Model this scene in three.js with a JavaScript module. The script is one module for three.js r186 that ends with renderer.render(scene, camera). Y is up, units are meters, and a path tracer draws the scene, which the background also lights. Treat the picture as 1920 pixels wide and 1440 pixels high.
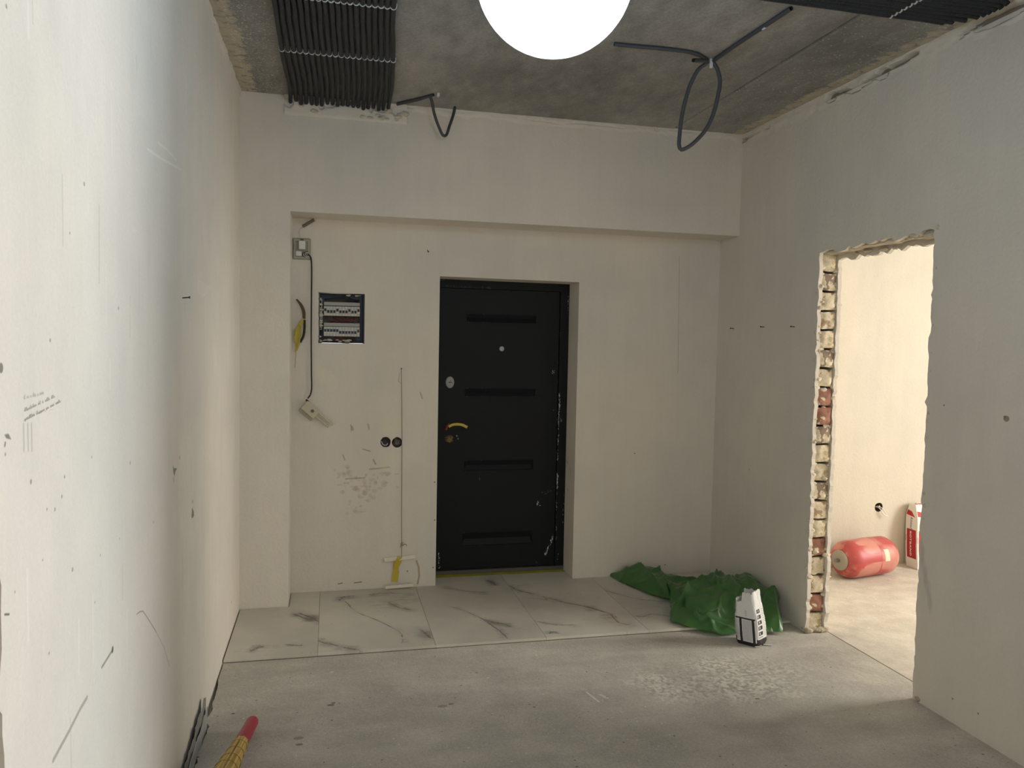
import * as THREE from 'three';
import { RoundedBoxGeometry } from 'three/addons/geometries/RoundedBoxGeometry.js';
import { mergeGeometries, mergeVertices } from 'three/addons/utils/BufferGeometryUtils.js';
import { RectAreaLightUniformsLib } from 'three/addons/lights/RectAreaLightUniformsLib.js';

// ---------------------------------------------------------------- camera, sky, daylight, exposure
const scene = new THREE.Scene();
const FOC = 1464.03;                                    // focal length in pixels of the 1920 x 1440 frame
const camera = new THREE.PerspectiveCamera(2 * Math.atan(720 / FOC) * 180 / Math.PI, 4 / 3, 0.05, 60);
camera.position.set(0.4979, 1.58, 3.9368);
camera.rotation.order = 'YXZ';
camera.rotation.set(-0.0514, -0.2301, 0.0194);
camera.updateMatrixWorld(true);

const renderer = new THREE.WebGLRenderer({ antialias: true });
renderer.toneMapping = THREE.LinearToneMapping;
renderer.toneMappingExposure = 1.26;
renderer.shadowMap.enabled = true;
renderer.shadowMap.type = THREE.PCFSoftShadowMap;

scene.background = new THREE.Color(0.9, 0.95, 1.0);    // bright overcast sky outside the windows
RectAreaLightUniformsLib.init();
function daylight(name, color, intensity, w, h, pos, target) {
  const l = new THREE.RectAreaLight(color, intensity, w, h);
  l.name = name; l.position.set(...pos); l.lookAt(...target); scene.add(l);
}
// daylight at the inner side of the three windows (side room, living room east, living room south, added to light the back wall)
daylight('daylight_side_room', new THREE.Color(1.0, 0.97, 0.92), 17, 1.2, 1.9, [6.55, 1.75, 1.2], [0, 1.75, 1.2]);
daylight('daylight_living_east', new THREE.Color(0.92, 1.0, 1.1), 31, 1.2, 2.0, [7.12, 1.3, 3.15], [0, 1.3, 3.15]);
daylight('daylight_added_south', new THREE.Color(0.98, 1.0, 1.03), 1.5, 1.6, 1.4, [1.2, 1.8, 6.92], [1.2, 1.8, 0]);

// ---------------------------------------------------------------- measures of the place (metres)
const W = 3.098, ZB = -0.99, ZP = -0.7365, H = 2.961, HB = 2.3115, PX = 0.2735, T = 0.018;
const DX0 = 1.172, DX1 = 2.093, DH = 1.997, ZD = -1.2;            // entrance doorway in the back wall
const OZ0 = 0.145, OZ1 = 0.968, OH = 2.1075, WT = 0.137;          // rough opening in the right wall
const XE = 6.6, LX = 7.2, LZ0 = 2.3, LZ1 = 7.0;                   // side room east wall, living room

// ---------------------------------------------------------------- helpers
function rng(seed) { let s = seed | 0; return () => { s = (s + 0x6d2b79f5) | 0; let t = Math.imul(s ^ (s >>> 15), 1 | s); t = (t + Math.imul(t ^ (t >>> 7), 61 | t)) ^ t; return ((t ^ (t >>> 14)) >>> 0) / 4294967296; }; }
const LAT = (() => { const r = rng(11), a = new Float32Array(65536); for (let i = 0; i < 65536; i++) a[i] = r(); return a; })();
function vn(x, y, s = 0) {                                         // value noise 0..1, period 256
  const ix = Math.floor(x), iy = Math.floor(y), fx = x - ix, fy = y - iy, u = fx * fx * (3 - 2 * fx), v = fy * fy * (3 - 2 * fy);
  const a = (ix + s * 37) & 255, b = (ix + 1 + s * 37) & 255, c = ((iy + s * 91) & 255) << 8, d = ((iy + 1 + s * 91) & 255) << 8;
  const p = LAT[a | c], q = LAT[b | c], m = LAT[a | d], n = LAT[b | d];
  return p + (q - p) * u + (m - p) * v + (p - q - m + n) * u * v;
}
function fbm(x, y, o = 4, s = 0) { let a = 0, w = 0.5, t = 0; for (let i = 0; i < o; i++) { a += w * vn(x, y, s + i); t += w; x = x * 2.03 + 7.1; y = y * 2.03 + 3.7; w *= 0.5; } return a / t; }
const clamp = (x, a = 0, b = 1) => Math.min(b, Math.max(a, x)), sst = (a, b, x) => { const t = clamp((x - a) / (b - a)); return t * t * (3 - 2 * t); }, mix = (a, b, t) => a + (b - a) * t;

// a pixel of the photograph as a point on a plane of the place
const ROT = new THREE.Matrix4().extractRotation(camera.matrixWorld);
function at(u, v, axis, value) {
  const d = new THREE.Vector3((u - 960) / FOC, (720 - v) / FOC, -1).applyMatrix4(ROT), o = camera.position;
  const t = (value - o[axis]) / d[axis];
  return new THREE.Vector3(o.x + d.x * t, o.y + d.y * t, o.z + d.z * t);
}

const taken = new Map();
function numbered(n) { const k = taken.get(n) ?? 0; taken.set(n, k + 1); return k ? `${n}_${String(k).padStart(3, '0')}` : n; }
function shade(o) { o.traverse((m) => { if (m.isMesh) { m.castShadow = true; m.receiveShadow = true; } }); return o; }
function part(name, geometry, material, parent, label) {
  const m = new THREE.Mesh(Array.isArray(geometry) ? join(geometry) : geometry, material);
  m.name = name; m.castShadow = m.receiveShadow = true; parent.add(m); if (label) m.userData.label = label;
  return m;
}
function join(list) { return mergeGeometries(list.map((g) => { const q = g.index ? g.toNonIndexed() : g; for (const k of Object.keys(q.attributes)) if (!['position', 'normal', 'uv'].includes(k)) q.deleteAttribute(k); return q; })); }
function thing(name, label, category, pos = [0, 0, 0], group, kind) {
  const g = new THREE.Group(); g.name = numbered(name); g.position.set(...pos); scene.add(g);
  g.userData.label = label; g.userData.category = category; if (group) g.userData.group = group; if (kind) g.userData.kind = kind;
  return g;
}
function solid(name, geometry, material, label, category, group, kind) {
  const m = new THREE.Mesh(Array.isArray(geometry) ? join(geometry) : geometry, material);
  m.name = numbered(name); m.castShadow = m.receiveShadow = true; scene.add(m);
  m.userData.label = label; m.userData.category = category; if (group) m.userData.group = group; if (kind) m.userData.kind = kind;
  return m;
}
const structure = (name, geometry, material, label, category) => solid(name, geometry, material, label, category, undefined, 'structure');
function box(x0, x1, y0, y1, z0, z1) { const g = new THREE.BoxGeometry(x1 - x0, y1 - y0, z1 - z0); g.translate((x0 + x1) / 2, (y0 + y1) / 2, (z0 + z1) / 2); return metres(g); }
function rbox(w, h, d, r = 0.002, s = 2) { return new RoundedBoxGeometry(w, h, d, s, r); }
function metres(g) {                                               // uv in metres, by the way each face points
  const p = g.attributes.position, n = g.attributes.normal, uv = g.attributes.uv;
  for (let i = 0; i < p.count; i++) {
    const ax = Math.abs(n.getX(i)), ay = Math.abs(n.getY(i)), az = Math.abs(n.getZ(i));
    if (ay > ax && ay > az) uv.setXY(i, p.getX(i), p.getZ(i)); else if (ax > az) uv.setXY(i, p.getZ(i), p.getY(i)); else uv.setXY(i, p.getX(i), p.getY(i));
  }
  return g;
}
function tube(pts, r, seg = 32, rad = 8, closed = false) { return new THREE.TubeGeometry(new THREE.CatmullRomCurve3(pts.map((p) => p.isVector3 ? p : new THREE.Vector3(...p)), closed, 'centripetal'), seg, r, rad, closed); }
function cyl(r0, r1, h, n = 24) { return new THREE.CylinderGeometry(r0, r1, h, n); }
// a wall with holes: the shape lies in (u, y); u runs along `dir`, the slab grows by `depth` along the wall's back
function slab(outline, holes, depth, toWorld) {
  const s = new THREE.Shape(outline.map((p) => new THREE.Vector2(...p)));
  for (const h of holes) s.holes.push(new THREE.Path(h.map((p) => new THREE.Vector2(...p))));
  const g = new THREE.ExtrudeGeometry(s, { depth, bevelEnabled: false, curveSegments: 6 });
  const p = g.attributes.position, v = new THREE.Vector3();
  for (let i = 0; i < p.count; i++) { const q = toWorld(p.getX(i), p.getY(i), p.getZ(i)); p.setXYZ(i, ...q); }
  g.computeVertexNormals();
  return flat(g);
}
function flat(g) { const q = g.index ? g.toNonIndexed() : g; q.computeVertexNormals(); return q; }
const rect = (a, b, c, d) => [[a, c], [b, c], [b, d], [a, d]];
const ring = (x, y, r, n = 20, wob = 0, rand) => Array.from({ length: n }, (_, i) => { const a = i / n * Math.PI * 2, q = r * (1 + (rand ? (rand() - 0.5) * wob : 0)); return [x + Math.cos(a) * q, y + Math.sin(a) * q]; });
function jag(a, b, amp, step, rand) {                              // points from a towards b (without b) with a broken edge
  const L = Math.hypot(b[0] - a[0], b[1] - a[1]), n = Math.max(2, Math.round(L / step)), nx = -(b[1] - a[1]) / L, ny = (b[0] - a[0]) / L, out = [];
  for (let i = 0; i < n; i++) { const t = (i + (i ? (rand() - 0.5) * 0.6 : 0)) / n, k = i ? (rand() - 0.5) * 2 * amp * (rand() < 0.12 ? 2 : 1) : 0; out.push([mix(a[0], b[0], t) + nx * k, mix(a[1], b[1], t) + ny * k]); }
  return out;
}
function lump(r, sx, sy, sz, seed, rough = 0.35, detail = 2) {     // a broken crumb of plaster or a stone
  const g = mergeVertices(new THREE.IcosahedronGeometry(r, detail).deleteAttribute('normal').deleteAttribute('uv')), p = g.attributes.position;
  for (let i = 0; i < p.count; i++) { const x = p.getX(i) / r, y = p.getY(i) / r, z = p.getZ(i) / r, k = 1 + (fbm(x * 1.7 + seed * 3.1 + 20, y * 1.7 + z * 1.3 + 20, 3, seed % 7) - 0.5) * 2 * rough; p.setXYZ(i, p.getX(i) * k * sx, p.getY(i) * k * sy, p.getZ(i) * k * sz); }
  const q = g.toNonIndexed(); q.computeVertexNormals(); q.setAttribute('uv', new THREE.BufferAttribute(new Float32Array(q.attributes.position.count * 2), 2)); return q;
}

// ---------------------------------------------------------------- textures and materials
function canvasOf(w, h, paint, pixel) {
  const c = document.createElement('canvas'); c.width = w; c.height = h; const x = c.getContext('2d');
  if (pixel) { const im = x.createImageData(w, h), d = im.data; for (let j = 0, k = 0; j < h; j++) for (let i = 0; i < w; i++, k += 4) { const q = pixel(i / w, 1 - j / h); d[k] = q[0]; d[k + 1] = q[1]; d[k + 2] = q[2]; d[k + 3] = 255; } x.putImageData(im, 0, 0); }
  if (paint) paint(x, w, h);
  return c;
}
function texOf(c, srgb = true, mw = 1, mh = 1, ox = 0, oy = 0) {   // mw x mh metres of surface, lower left corner at ox, oy
  const t = new THREE.CanvasTexture(c); if (srgb) t.colorSpace = THREE.SRGBColorSpace; t.magFilter = THREE.LinearFilter;
  t.wrapS = t.wrapT = THREE.MirroredRepeatWrapping; t.repeat.set(1 / mw, 1 / mh); t.offset.set(-ox / mw, -oy / mh); return t;
}
const tone = (c, k) => [clamp(c[0] * k, 0, 255), clamp(c[1] * k, 0, 255), clamp(c[2] * k, 0, 255)];
const PLASTER = [226, 217, 202];
function plasterPixel(mw, mh, seed, strength = 1) {
  return (u, v) => {
    const x = u * mw, y = v * mh;
    const patch = fbm(x * 1.6 + seed * 9, y * 0.9 + 4, 4, seed) - 0.5, streak = fbm(x * 22 + seed, y * 1.7, 3, seed + 3) - 0.5, grain = vn(x * 330, y * 330, seed + 5) - 0.5, trow = fbm(x * 6 + fbm(x * 2, y * 2, 2, 4) * 3, y * 6, 3, seed + 2) - 0.5;
    const k = 1 + strength * (patch * 0.07 + streak * 0.02 + grain * 0.025 + trow * 0.035), warm = patch * 0.03 * strength;
    return [clamp(PLASTER[0] * k * (1 + warm), 0, 255), clamp(PLASTER[1] * k, 0, 255), clamp(PLASTER[2] * k * (1 - warm), 0, 255)];
  };
}
const PBUMP = canvasOf(1024, 1024, null, (u, v) => { const x = u * 2.5, y = v * 2.5; const g = 128 + (fbm(x * 14, y * 2.5, 3, 2) - 0.5) * 60 + (fbm(x * 3, y * 2, 3, 6) - 0.5) * 150 + (vn(x * 90, y * 90, 9) - 0.5) * 30; return [g, g, g]; });
const plasterBump = (s) => { const t = texOf(PBUMP, false, 2.5, 2.5, s * 0.37, s * 0.61); return t; };
function plaster(map, s = 0, bump = 0.006) { return new THREE.MeshStandardMaterial({ map, roughness: 0.92, bumpMap: plasterBump(s), bumpScale: bump }); }
const PLAIN = texOf(canvasOf(1024, 1024, null, plasterPixel(2.5, 2.5, 3)), true, 2.5, 2.5);
const mPlain = plaster(PLAIN, 1);
const mSideRoom = plaster(texOf(canvasOf(512, 512, null, (u, v) => { const q = plasterPixel(2.5, 2.5, 3)(u, v); return [q[0] * 0.885, q[1] * 0.885, q[2] * 0.87]; }), true, 2.5, 2.5), 1);
const mPlasterRaw = new THREE.MeshStandardMaterial({ color: 0xcfc4ad, roughness: 0.95 });
const mMortar = new THREE.MeshStandardMaterial({ color: 0x8d8070, roughness: 1 });
const std = (color, roughness = 0.6, more = {}) => new THREE.MeshStandardMaterial({ color, roughness, ...more });
const white = std(0xe2dfd6, 0.45), black = std(0x17181a, 0.5), steel = std(0x8b8d8c, 0.35, { metalness: 0.8 }), rust = std(0x33271f, 0.7);

// pencil and scuff strokes in wall metres
function strokes(x, w, h, mw, mh, ox, oy) {
  const X = (a) => (a - ox) / mw * w, Y = (b) => h - (b - oy) / mh * h, S = w / mw;
  return {
    line(pts, width, col) { x.strokeStyle = col; x.lineWidth = width * S; x.lineCap = 'round'; x.lineJoin = 'round'; x.beginPath(); pts.forEach(([a, b], i) => i ? x.lineTo(X(a), Y(b)) : x.moveTo(X(a), Y(b))); x.stroke(); },
    blob(pts, col) { x.fillStyle = col; x.beginPath(); pts.forEach(([a, b], i) => i ? x.lineTo(X(a), Y(b)) : x.moveTo(X(a), Y(b))); x.closePath(); x.fill(); },
    dot(a, b, r, col, ry = r) { x.fillStyle = col; x.beginPath(); x.ellipse(X(a), Y(b), r * S, ry * h / mh, 0, 0, 7); x.fill(); },
  };
}
// ---------------------------------------------------------------- floor
const floorPix = (mw, mh, ox, oy) => (u, v) => {
  const x = ox + u * mw, z = oy + v * mh;
  const big = fbm(x * 1.3 + 5, z * 1.3 + 8, 4, 1) - 0.5, mid = fbm(x * 7, z * 7 + 3, 4, 3) - 0.5, grain = vn(x * 210, z * 210, 8) - 0.5, streak = fbm(x * 3, z * 13, 3, 5) - 0.5;
  const rough = sst(0.85, 0.2, Math.hypot((x - 2.35) / 0.75, (z - 0.62) / 0.42)) * (0.6 + mid), pit = vn(x * 75, z * 75, 12);
  let k = 1 + big * 0.2 + mid * 0.14 + streak * 0.12 + grain * 0.1;
  if (rough > 0.15) k += (pit > 0.62 ? 0.12 : pit < 0.3 ? -0.13 : 0) * clamp(rough * 1.6);
  if (vn(x * 120 + 9, z * 120, 15) > 0.975) k += 0.28;
  if (vn(x * 100 + 3, z * 100, 17) > 0.982) k -= 0.35;
  return tone([186, 179, 166], k);
};
const FW = 3.3, FHH = 3.2, FOZ = -0.6;
const floorCanvas = canvasOf(2048, 2048, (x, w, h) => {
  const s = strokes(x, w, h, FW, FHH, 0, FOZ), r = rng(5), f = (u, v) => { const p = at(u, v, 'y', 0); return [p.x, p.z]; };
  for (const [a, b, wd, c] of [[[1028, 1258], [1058, 1275], 0.02, 'rgba(205,200,188,.28)'], [[1100, 1298], [1123, 1316], 0.009, 'rgba(225,220,208,.75)'], [[1126, 1303], [1139, 1309], 0.014, 'rgba(220,215,203,.6)'], [[1070, 1281], [1100, 1296], 0.02, 'rgba(205,200,188,.3)']]) s.line([f(...a), f(...b)], wd, c);
  for (const [u, v, rr, c] of [[915, 1271, 0.009, 'rgba(225,220,205,.8)'], [620, 1322, 0.016, 'rgba(70,65,58,.5)'], [625, 1318, 0.01, 'rgba(60,55,48,.6)'], [437, 1338, 0.008, 'rgba(50,45,40,.7)'], [560, 1384, 0.02, 'rgba(80,75,66,.35)'], [561, 1396, 0.014, 'rgba(80,75,66,.55)'], [622, 1260, 0.01, 'rgba(225,220,205,.8)'], [366, 1420, 0.014, 'rgba(50,45,40,.6)'], [1420, 1310, 0.012, 'rgba(60,55,50,.5)'], [846, 1320, 0.012, 'rgba(70,65,58,.45)'], [830, 1324, 0.022, 'rgba(80,75,66,.3)']]) { const [a, b] = f(u, v); s.dot(a, b, rr, c, rr * 0.6); }
  for (let i = 0; i < 420; i++) { const a = r() * 3.1, b = -0.02 + r() * 1.6; s.dot(a, b, 0.0015 + r() * 0.004, r() < 0.6 ? 'rgba(222,217,205,.7)' : 'rgba(72,66,58,.7)', 0.001 + r() * 0.003); }
}, floorPix(FW, FHH, 0, FOZ));
const floorBump = texOf(canvasOf(1024, 1024, null, (u, v) => { const x = u * 2, z = v * 2; const g = 128 + (fbm(x * 40, z * 40, 3, 4) - 0.5) * 130 + (fbm(x * 5, z * 5, 3, 2) - 0.5) * 120; return [g, g, g]; }), false, 2, 2);
const mFloor = new THREE.MeshStandardMaterial({ map: texOf(floorCanvas, true, FW, FHH, 0, FOZ), roughness: 0.9, bumpMap: floorBump, bumpScale: 0.004 });
const mFloorPlain = new THREE.MeshStandardMaterial({ map: texOf(canvasOf(1024, 1024, null, (u, v) => { const q = floorPix(2.6, 2.6, 20, 20)(u, v); return q; }), true, 2.6, 2.6), roughness: 0.9, bumpMap: floorBump, bumpScale: 0.004 });
const mFloorDusty = new THREE.MeshStandardMaterial({ map: texOf(canvasOf(1024, 1024, null, (u, v) => { const x = u * 2.6, z = v * 2.6; const k = 1 + (fbm(x * 2, z * 6, 4, 2) - 0.5) * 0.14 + (fbm(x * 14, z * 14, 3, 5) - 0.5) * 0.14 + (vn(x * 200, z * 200, 3) - 0.5) * 0.06 + (vn(x * 70, z * 70, 9) > 0.96 ? 0.16 : 0); return tone([204, 195, 180], k); }), true, 2.6, 2.6), roughness: 0.92, bumpMap: floorBump, bumpScale: 0.003 });

// the screed stops short of the left wall with a broken edge, leaving a groove
{
  const r = rng(77), edge = [];
  for (let z = 2.58; z > -0.02; z -= 0.02) edge.push([clamp(0.012 + sst(0.1, 1.0, z) * 0.016 + (fbm(z * 14, 3, 3, 2) - 0.5) * 0.03 + (r() - 0.5) * 0.006, 0.006, 0.06), z]);
  const outline = [[W + WT - 0.007, ZB - 0.3], [W + WT - 0.007, LZ0], [0.03, LZ0], ...edge.filter((e) => e[1] < LZ0), [0.012, 0], [-0.02, 0], [-0.02, ZB - 0.3]];
  const g = slab(outline.map(([x, z]) => [x, z]), [], 0.11, (a, b, d) => [a, -d, b]);
  structure('floor', g, mFloor, 'bare grey concrete screed floor of the hall', 'floor');
  const p = g.attributes.position, uv = g.attributes.uv; for (let i = 0; i < p.count; i++) uv.setXY(i, p.getX(i), p.getZ(i));
}
structure('floor_groove', box(-0.05, 0.2, -0.2, -0.1, -1.3, 2.6), mMortar, 'slab seen in the gap between screed and left wall', 'floor');
structure('floor', box(W + WT + 0.001, XE, -0.11, 0.0, ZB - 0.02, LZ0 - 0.15), mFloorDusty, 'pale dusty screed floor of the side room', 'floor');
structure('floor', box(-1.4, LX, -0.06, 0, LZ0, LZ1), mFloorPlain, 'bare concrete floor of the living room', 'floor');
structure('floor_groove', box(W + 0.02, W + 0.2, -0.2, -0.1, -0.9, 2.2), mMortar, 'slab seen in the joint under the rough opening', 'floor');

// marble-look tiles on the landing in front of the entrance
const tileSeams = [0.006, 0.451, 1.043, 1.637, 2.222, 2.817, W - 0.002];
const TW = 3.2, TD = 1.3, TOZ = -1.25;
const tileCanvas = canvasOf(2048, 1024, (x, w, h) => {
  const s = strokes(x, w, h, TW, TD, 0, TOZ), f = (u, v) => { const p = at(u, v, 'y', T); return [p.x, p.z]; };
  const clip = (k, draw) => { x.save(); x.beginPath(); const a = tileSeams[k] / TW * w, b = tileSeams[k + 1] / TW * w; x.rect(a, 0, b - a, h); x.clip(); draw(); x.restore(); };
  const r = rng(31);
  const vein = (k, pix, wd0, alpha0 = 0.6, col = '120,112,96') => clip(k, () => {
    const pts = pix.map(([u, v]) => f(u, v)), c = new THREE.CatmullRomCurve3(pts.map(([a, b]) => new THREE.Vector3(a, 0, b))), n = 140, id = pix[0][0] * 0.13;
    for (let i = 0; i < n; i++) { const p = c.getPoint(i / n), k2 = fbm(i * 0.09 + id, 3, 3, 6), sd = fbm(i * 0.05 + id, 8, 2, 3) - 0.5; for (let q = 0; q < 5; q++) s.dot(p.x + (sd + (r() - 0.5) * 0.8) * wd0 * 3, p.z + (sd + (r() - 0.5) * 0.8) * wd0 * 4, wd0 * (0.3 + r() * 0.9), `rgba(${col},${alpha0 * 0.035 * k2})`, wd0 * (0.2 + r() * 0.6)); }
    for (let t = 0; t < 6; t++) for (let i = 0; i < n; i++) {
      const a = c.getPoint(i / n), b = c.getPoint((i + 1) / n), w1 = (q) => (fbm(q * 0.11 + id + t * 17, t * 3, 4, t) - 0.5) * wd0 * (t < 2 ? 0.9 : 2.6), fade = sst(0, 0.12, i / n) * sst(1.02, 0.85, i / n) * 0.8 + 0.2, k2 = sst(t < 2 ? 0.2 : 0.42, 0.75, fbm(i * 0.13 + t * 5 + id, 11, 3, t + 2)) * fade;
      if (k2 > 0.01) s.line([[a.x + w1(i), a.z + w1(i) * 1.8], [b.x + w1(i + 1), b.z + w1(i + 1) * 1.8]], (t < 2 ? 0.0035 : 0.0018) + k2 * wd0 * (t < 1 ? 0.3 : 0.1), `rgba(${col},${alpha0 * (t < 2 ? 0.6 : 0.4) * k2})`);
    }
  });
  const smudge = (k, u, v, rx, rz, alpha = 0.3) => clip(k, () => { const [a, b] = f(u, v); for (let i = 0; i < 60; i++) { const q = (r() + r() - 1) * rx, t = (r() + r() - 1) * rz; s.line([[a + q, b + t], [a + q + rx * 0.35 * r(), b + t + rz * 0.2 * (r() - 0.4)]], 0.003 + r() * 0.008, `rgba(120,112,96,${alpha * r() * 0.3})`); } });
  vein(0, [[547, 1151], [563, 1156], [577, 1161], [594, 1163]], 0.02, 0.8); vein(0, [[560, 1150], [585, 1158], [596, 1165]], 0.03, 0.6);
  vein(0, [[468, 1222], [482, 1215], [496, 1212]], 0.014, 0.6); vein(0, [[535, 1209], [550, 1210], [570, 1210]], 0.01, 0.5); smudge(0, 480, 1216, 0.12, 0.06, 0.35); smudge(0, 540, 1209, 0.16, 0.05, 0.3); smudge(0, 470, 1150, 0.2, 0.05, 0.2);
  vein(1, [[594, 1200], [604, 1204], [630, 1210], [655, 1216], [680, 1220]], 0.022, 0.75); smudge(1, 599, 1199, 0.04, 0.05, 0.7);
  vein(1, [[637, 1118], [652, 1132], [668, 1147], [700, 1160], [730, 1174], [752, 1188], [755, 1198], [752, 1206]], 0.016, 0.7); vein(1, [[634, 1128], [645, 1120], [664, 1117]], 0.02, 0.6);
  smudge(1, 740, 1132, 0.22, 0.12, 0.8); smudge(1, 745, 1125, 0.12, 0.08, 0.8); vein(1, [[725, 1128], [745, 1138], [775, 1144]], 0.02, 0.6); vein(1, [[690, 1116], [720, 1112], [770, 1114]], 0.02, 0.4); vein(1, [[790, 1180], [800, 1190], [806, 1196]], 0.03, 0.5);
  vein(2, [[846, 1137], [875, 1147], [905, 1161], [930, 1178], [948, 1193], [952, 1198]], 0.018, 0.85); vein(2, [[908, 1162], [925, 1167], [945, 1170], [958, 1175]], 0.022, 0.7); smudge(2, 965, 1180, 0.09, 0.1, 0.6); vein(2, [[835, 1102], [870, 1108], [920, 1112]], 0.02, 0.3); smudge(2, 917, 1087, 0.05, 0.06, 0.9); vein(2, [[912, 1088], [922, 1092], [930, 1098]], 0.02, 0.7);
  smudge(3, 968, 1099, 0.12, 0.05, 0.9); vein(3, [[955, 1098], [975, 1108], [1000, 1113]], 0.022, 0.7); vein(3, [[990, 1122], [1030, 1122], [1060, 1130], [1098, 1137], [1122, 1144], [1145, 1152], [1162, 1168], [1185, 1172]], 0.03, 0.95, '100,90,70'); vein(3, [[1000, 1164], [1040, 1171], [1080, 1172]], 0.014, 0.5); vein(3, [[1028, 1188], [1035, 1185], [1047, 1187]], 0.012, 0.6); vein(3, [[954, 1158], [968, 1172], [990, 1186]], 0.02, 0.35);
  vein(4, [[1130, 1106], [1160, 1114], [1200, 1124], [1260, 1130], [1300, 1140]], 0.02, 0.7); smudge(4, 1210, 1138, 0.3, 0.14, 0.5); vein(4, [[1185, 1154], [1205, 1156], [1220, 1152], [1260, 1156]], 0.014, 0.5); vein(5, [[1300, 1100], [1340, 1130], [1400, 1150]], 0.02, 0.6);
  for (let i = 0; i < 160; i++) s.dot(r() * 3.1, -1.2 + r() * 1.2, 0.001 + r() * 0.003, r() < 0.5 ? 'rgba(240,236,225,.6)' : 'rgba(80,72,60,.5)');
}, (u, v) => { const x = u * TW, z = v * TD, ti = tileSeams.findIndex((q) => q > x); const k = 1 + (fbm(x * 2.2 + 3 + ti * 7, z * 2.6 + ti * 5, 4, 4) - 0.5) * 0.2 + (fbm(x * 9, z * 9, 3, 6) - 0.5) * 0.05; return tone([206, 199, 184], k); });
const mTile = new THREE.MeshStandardMaterial({ map: texOf(tileCanvas, true, TW, TD, 0, TOZ), roughness: 0.55 });
{
  const g = thing('tile_floor', 'marble-look porcelain tiles laid in front of the entrance door', 'tiles', [0, 0, 0], undefined, 'structure');
  for (let k = 0; k + 1 < tileSeams.length; k++) {
    const x0 = tileSeams[k] + 0.0007, x1 = tileSeams[k + 1] - 0.0007;
    const back = [];                                                // outline of each tile follows pilaster and doorway
    if (k === 0) back.push([[x0, ZP - 0.003], [x1, ZB - 0.004]]);
    let pts;
    if (k === 0) pts = [[x0, 0], [x1, 0], [x1, ZB - 0.004], [PX + 0.004, ZB - 0.004], [PX + 0.004, ZP + 0.003], [x0, ZP + 0.003]];
    else if (x0 < DX0 && x1 > DX0) pts = [[x0, 0], [x1, 0], [x1, ZD], [DX0 + 0.002, ZD], [DX0 + 0.002, ZB + 0.002], [x0, ZB + 0.002]];
    else if (x0 < DX1 && x1 > DX1) pts = [[x0, 0], [x1, 0], [x1, ZB + 0.004], [DX1 - 0.002, ZB + 0.004], [DX1 - 0.002, ZD], [x0, ZD]];
    else if (x0 > DX0 && x1 < DX1) pts = [[x0, 0], [x1, 0], [x1, ZD], [x0, ZD]];
    else pts = [[x0, 0], [x1, 0], [x1, ZB + 0.004], [x0, ZB + 0.004]];
    const s = new THREE.Shape(pts.map(([a, b]) => new THREE.Vector2(a, b)));
    const t = new THREE.ExtrudeGeometry(s, { depth: 0.0125, bevelEnabled: true, bevelThickness: 0.0008, bevelSize: 0.0008, bevelOffset: -0.0008, bevelSegments: 1 });
    const p = t.attributes.position, uv = t.attributes.uv;
    for (let i = 0; i < p.count; i++) { const a = p.getX(i), b = p.getY(i), d = p.getZ(i); p.setXYZ(i, a, T - 0.0008 - d, b); uv.setXY(i, a, b); }
    part('tile', flat(t), mTile, g);
  }
}
part('adhesive', box(0.02, W - 0.02, 0.0, T - 0.0133, ZB - 0.01, -0.012), mMortar, scene.getObjectByName('tile_floor'), 'grey adhesive bed under the tiles');

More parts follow.
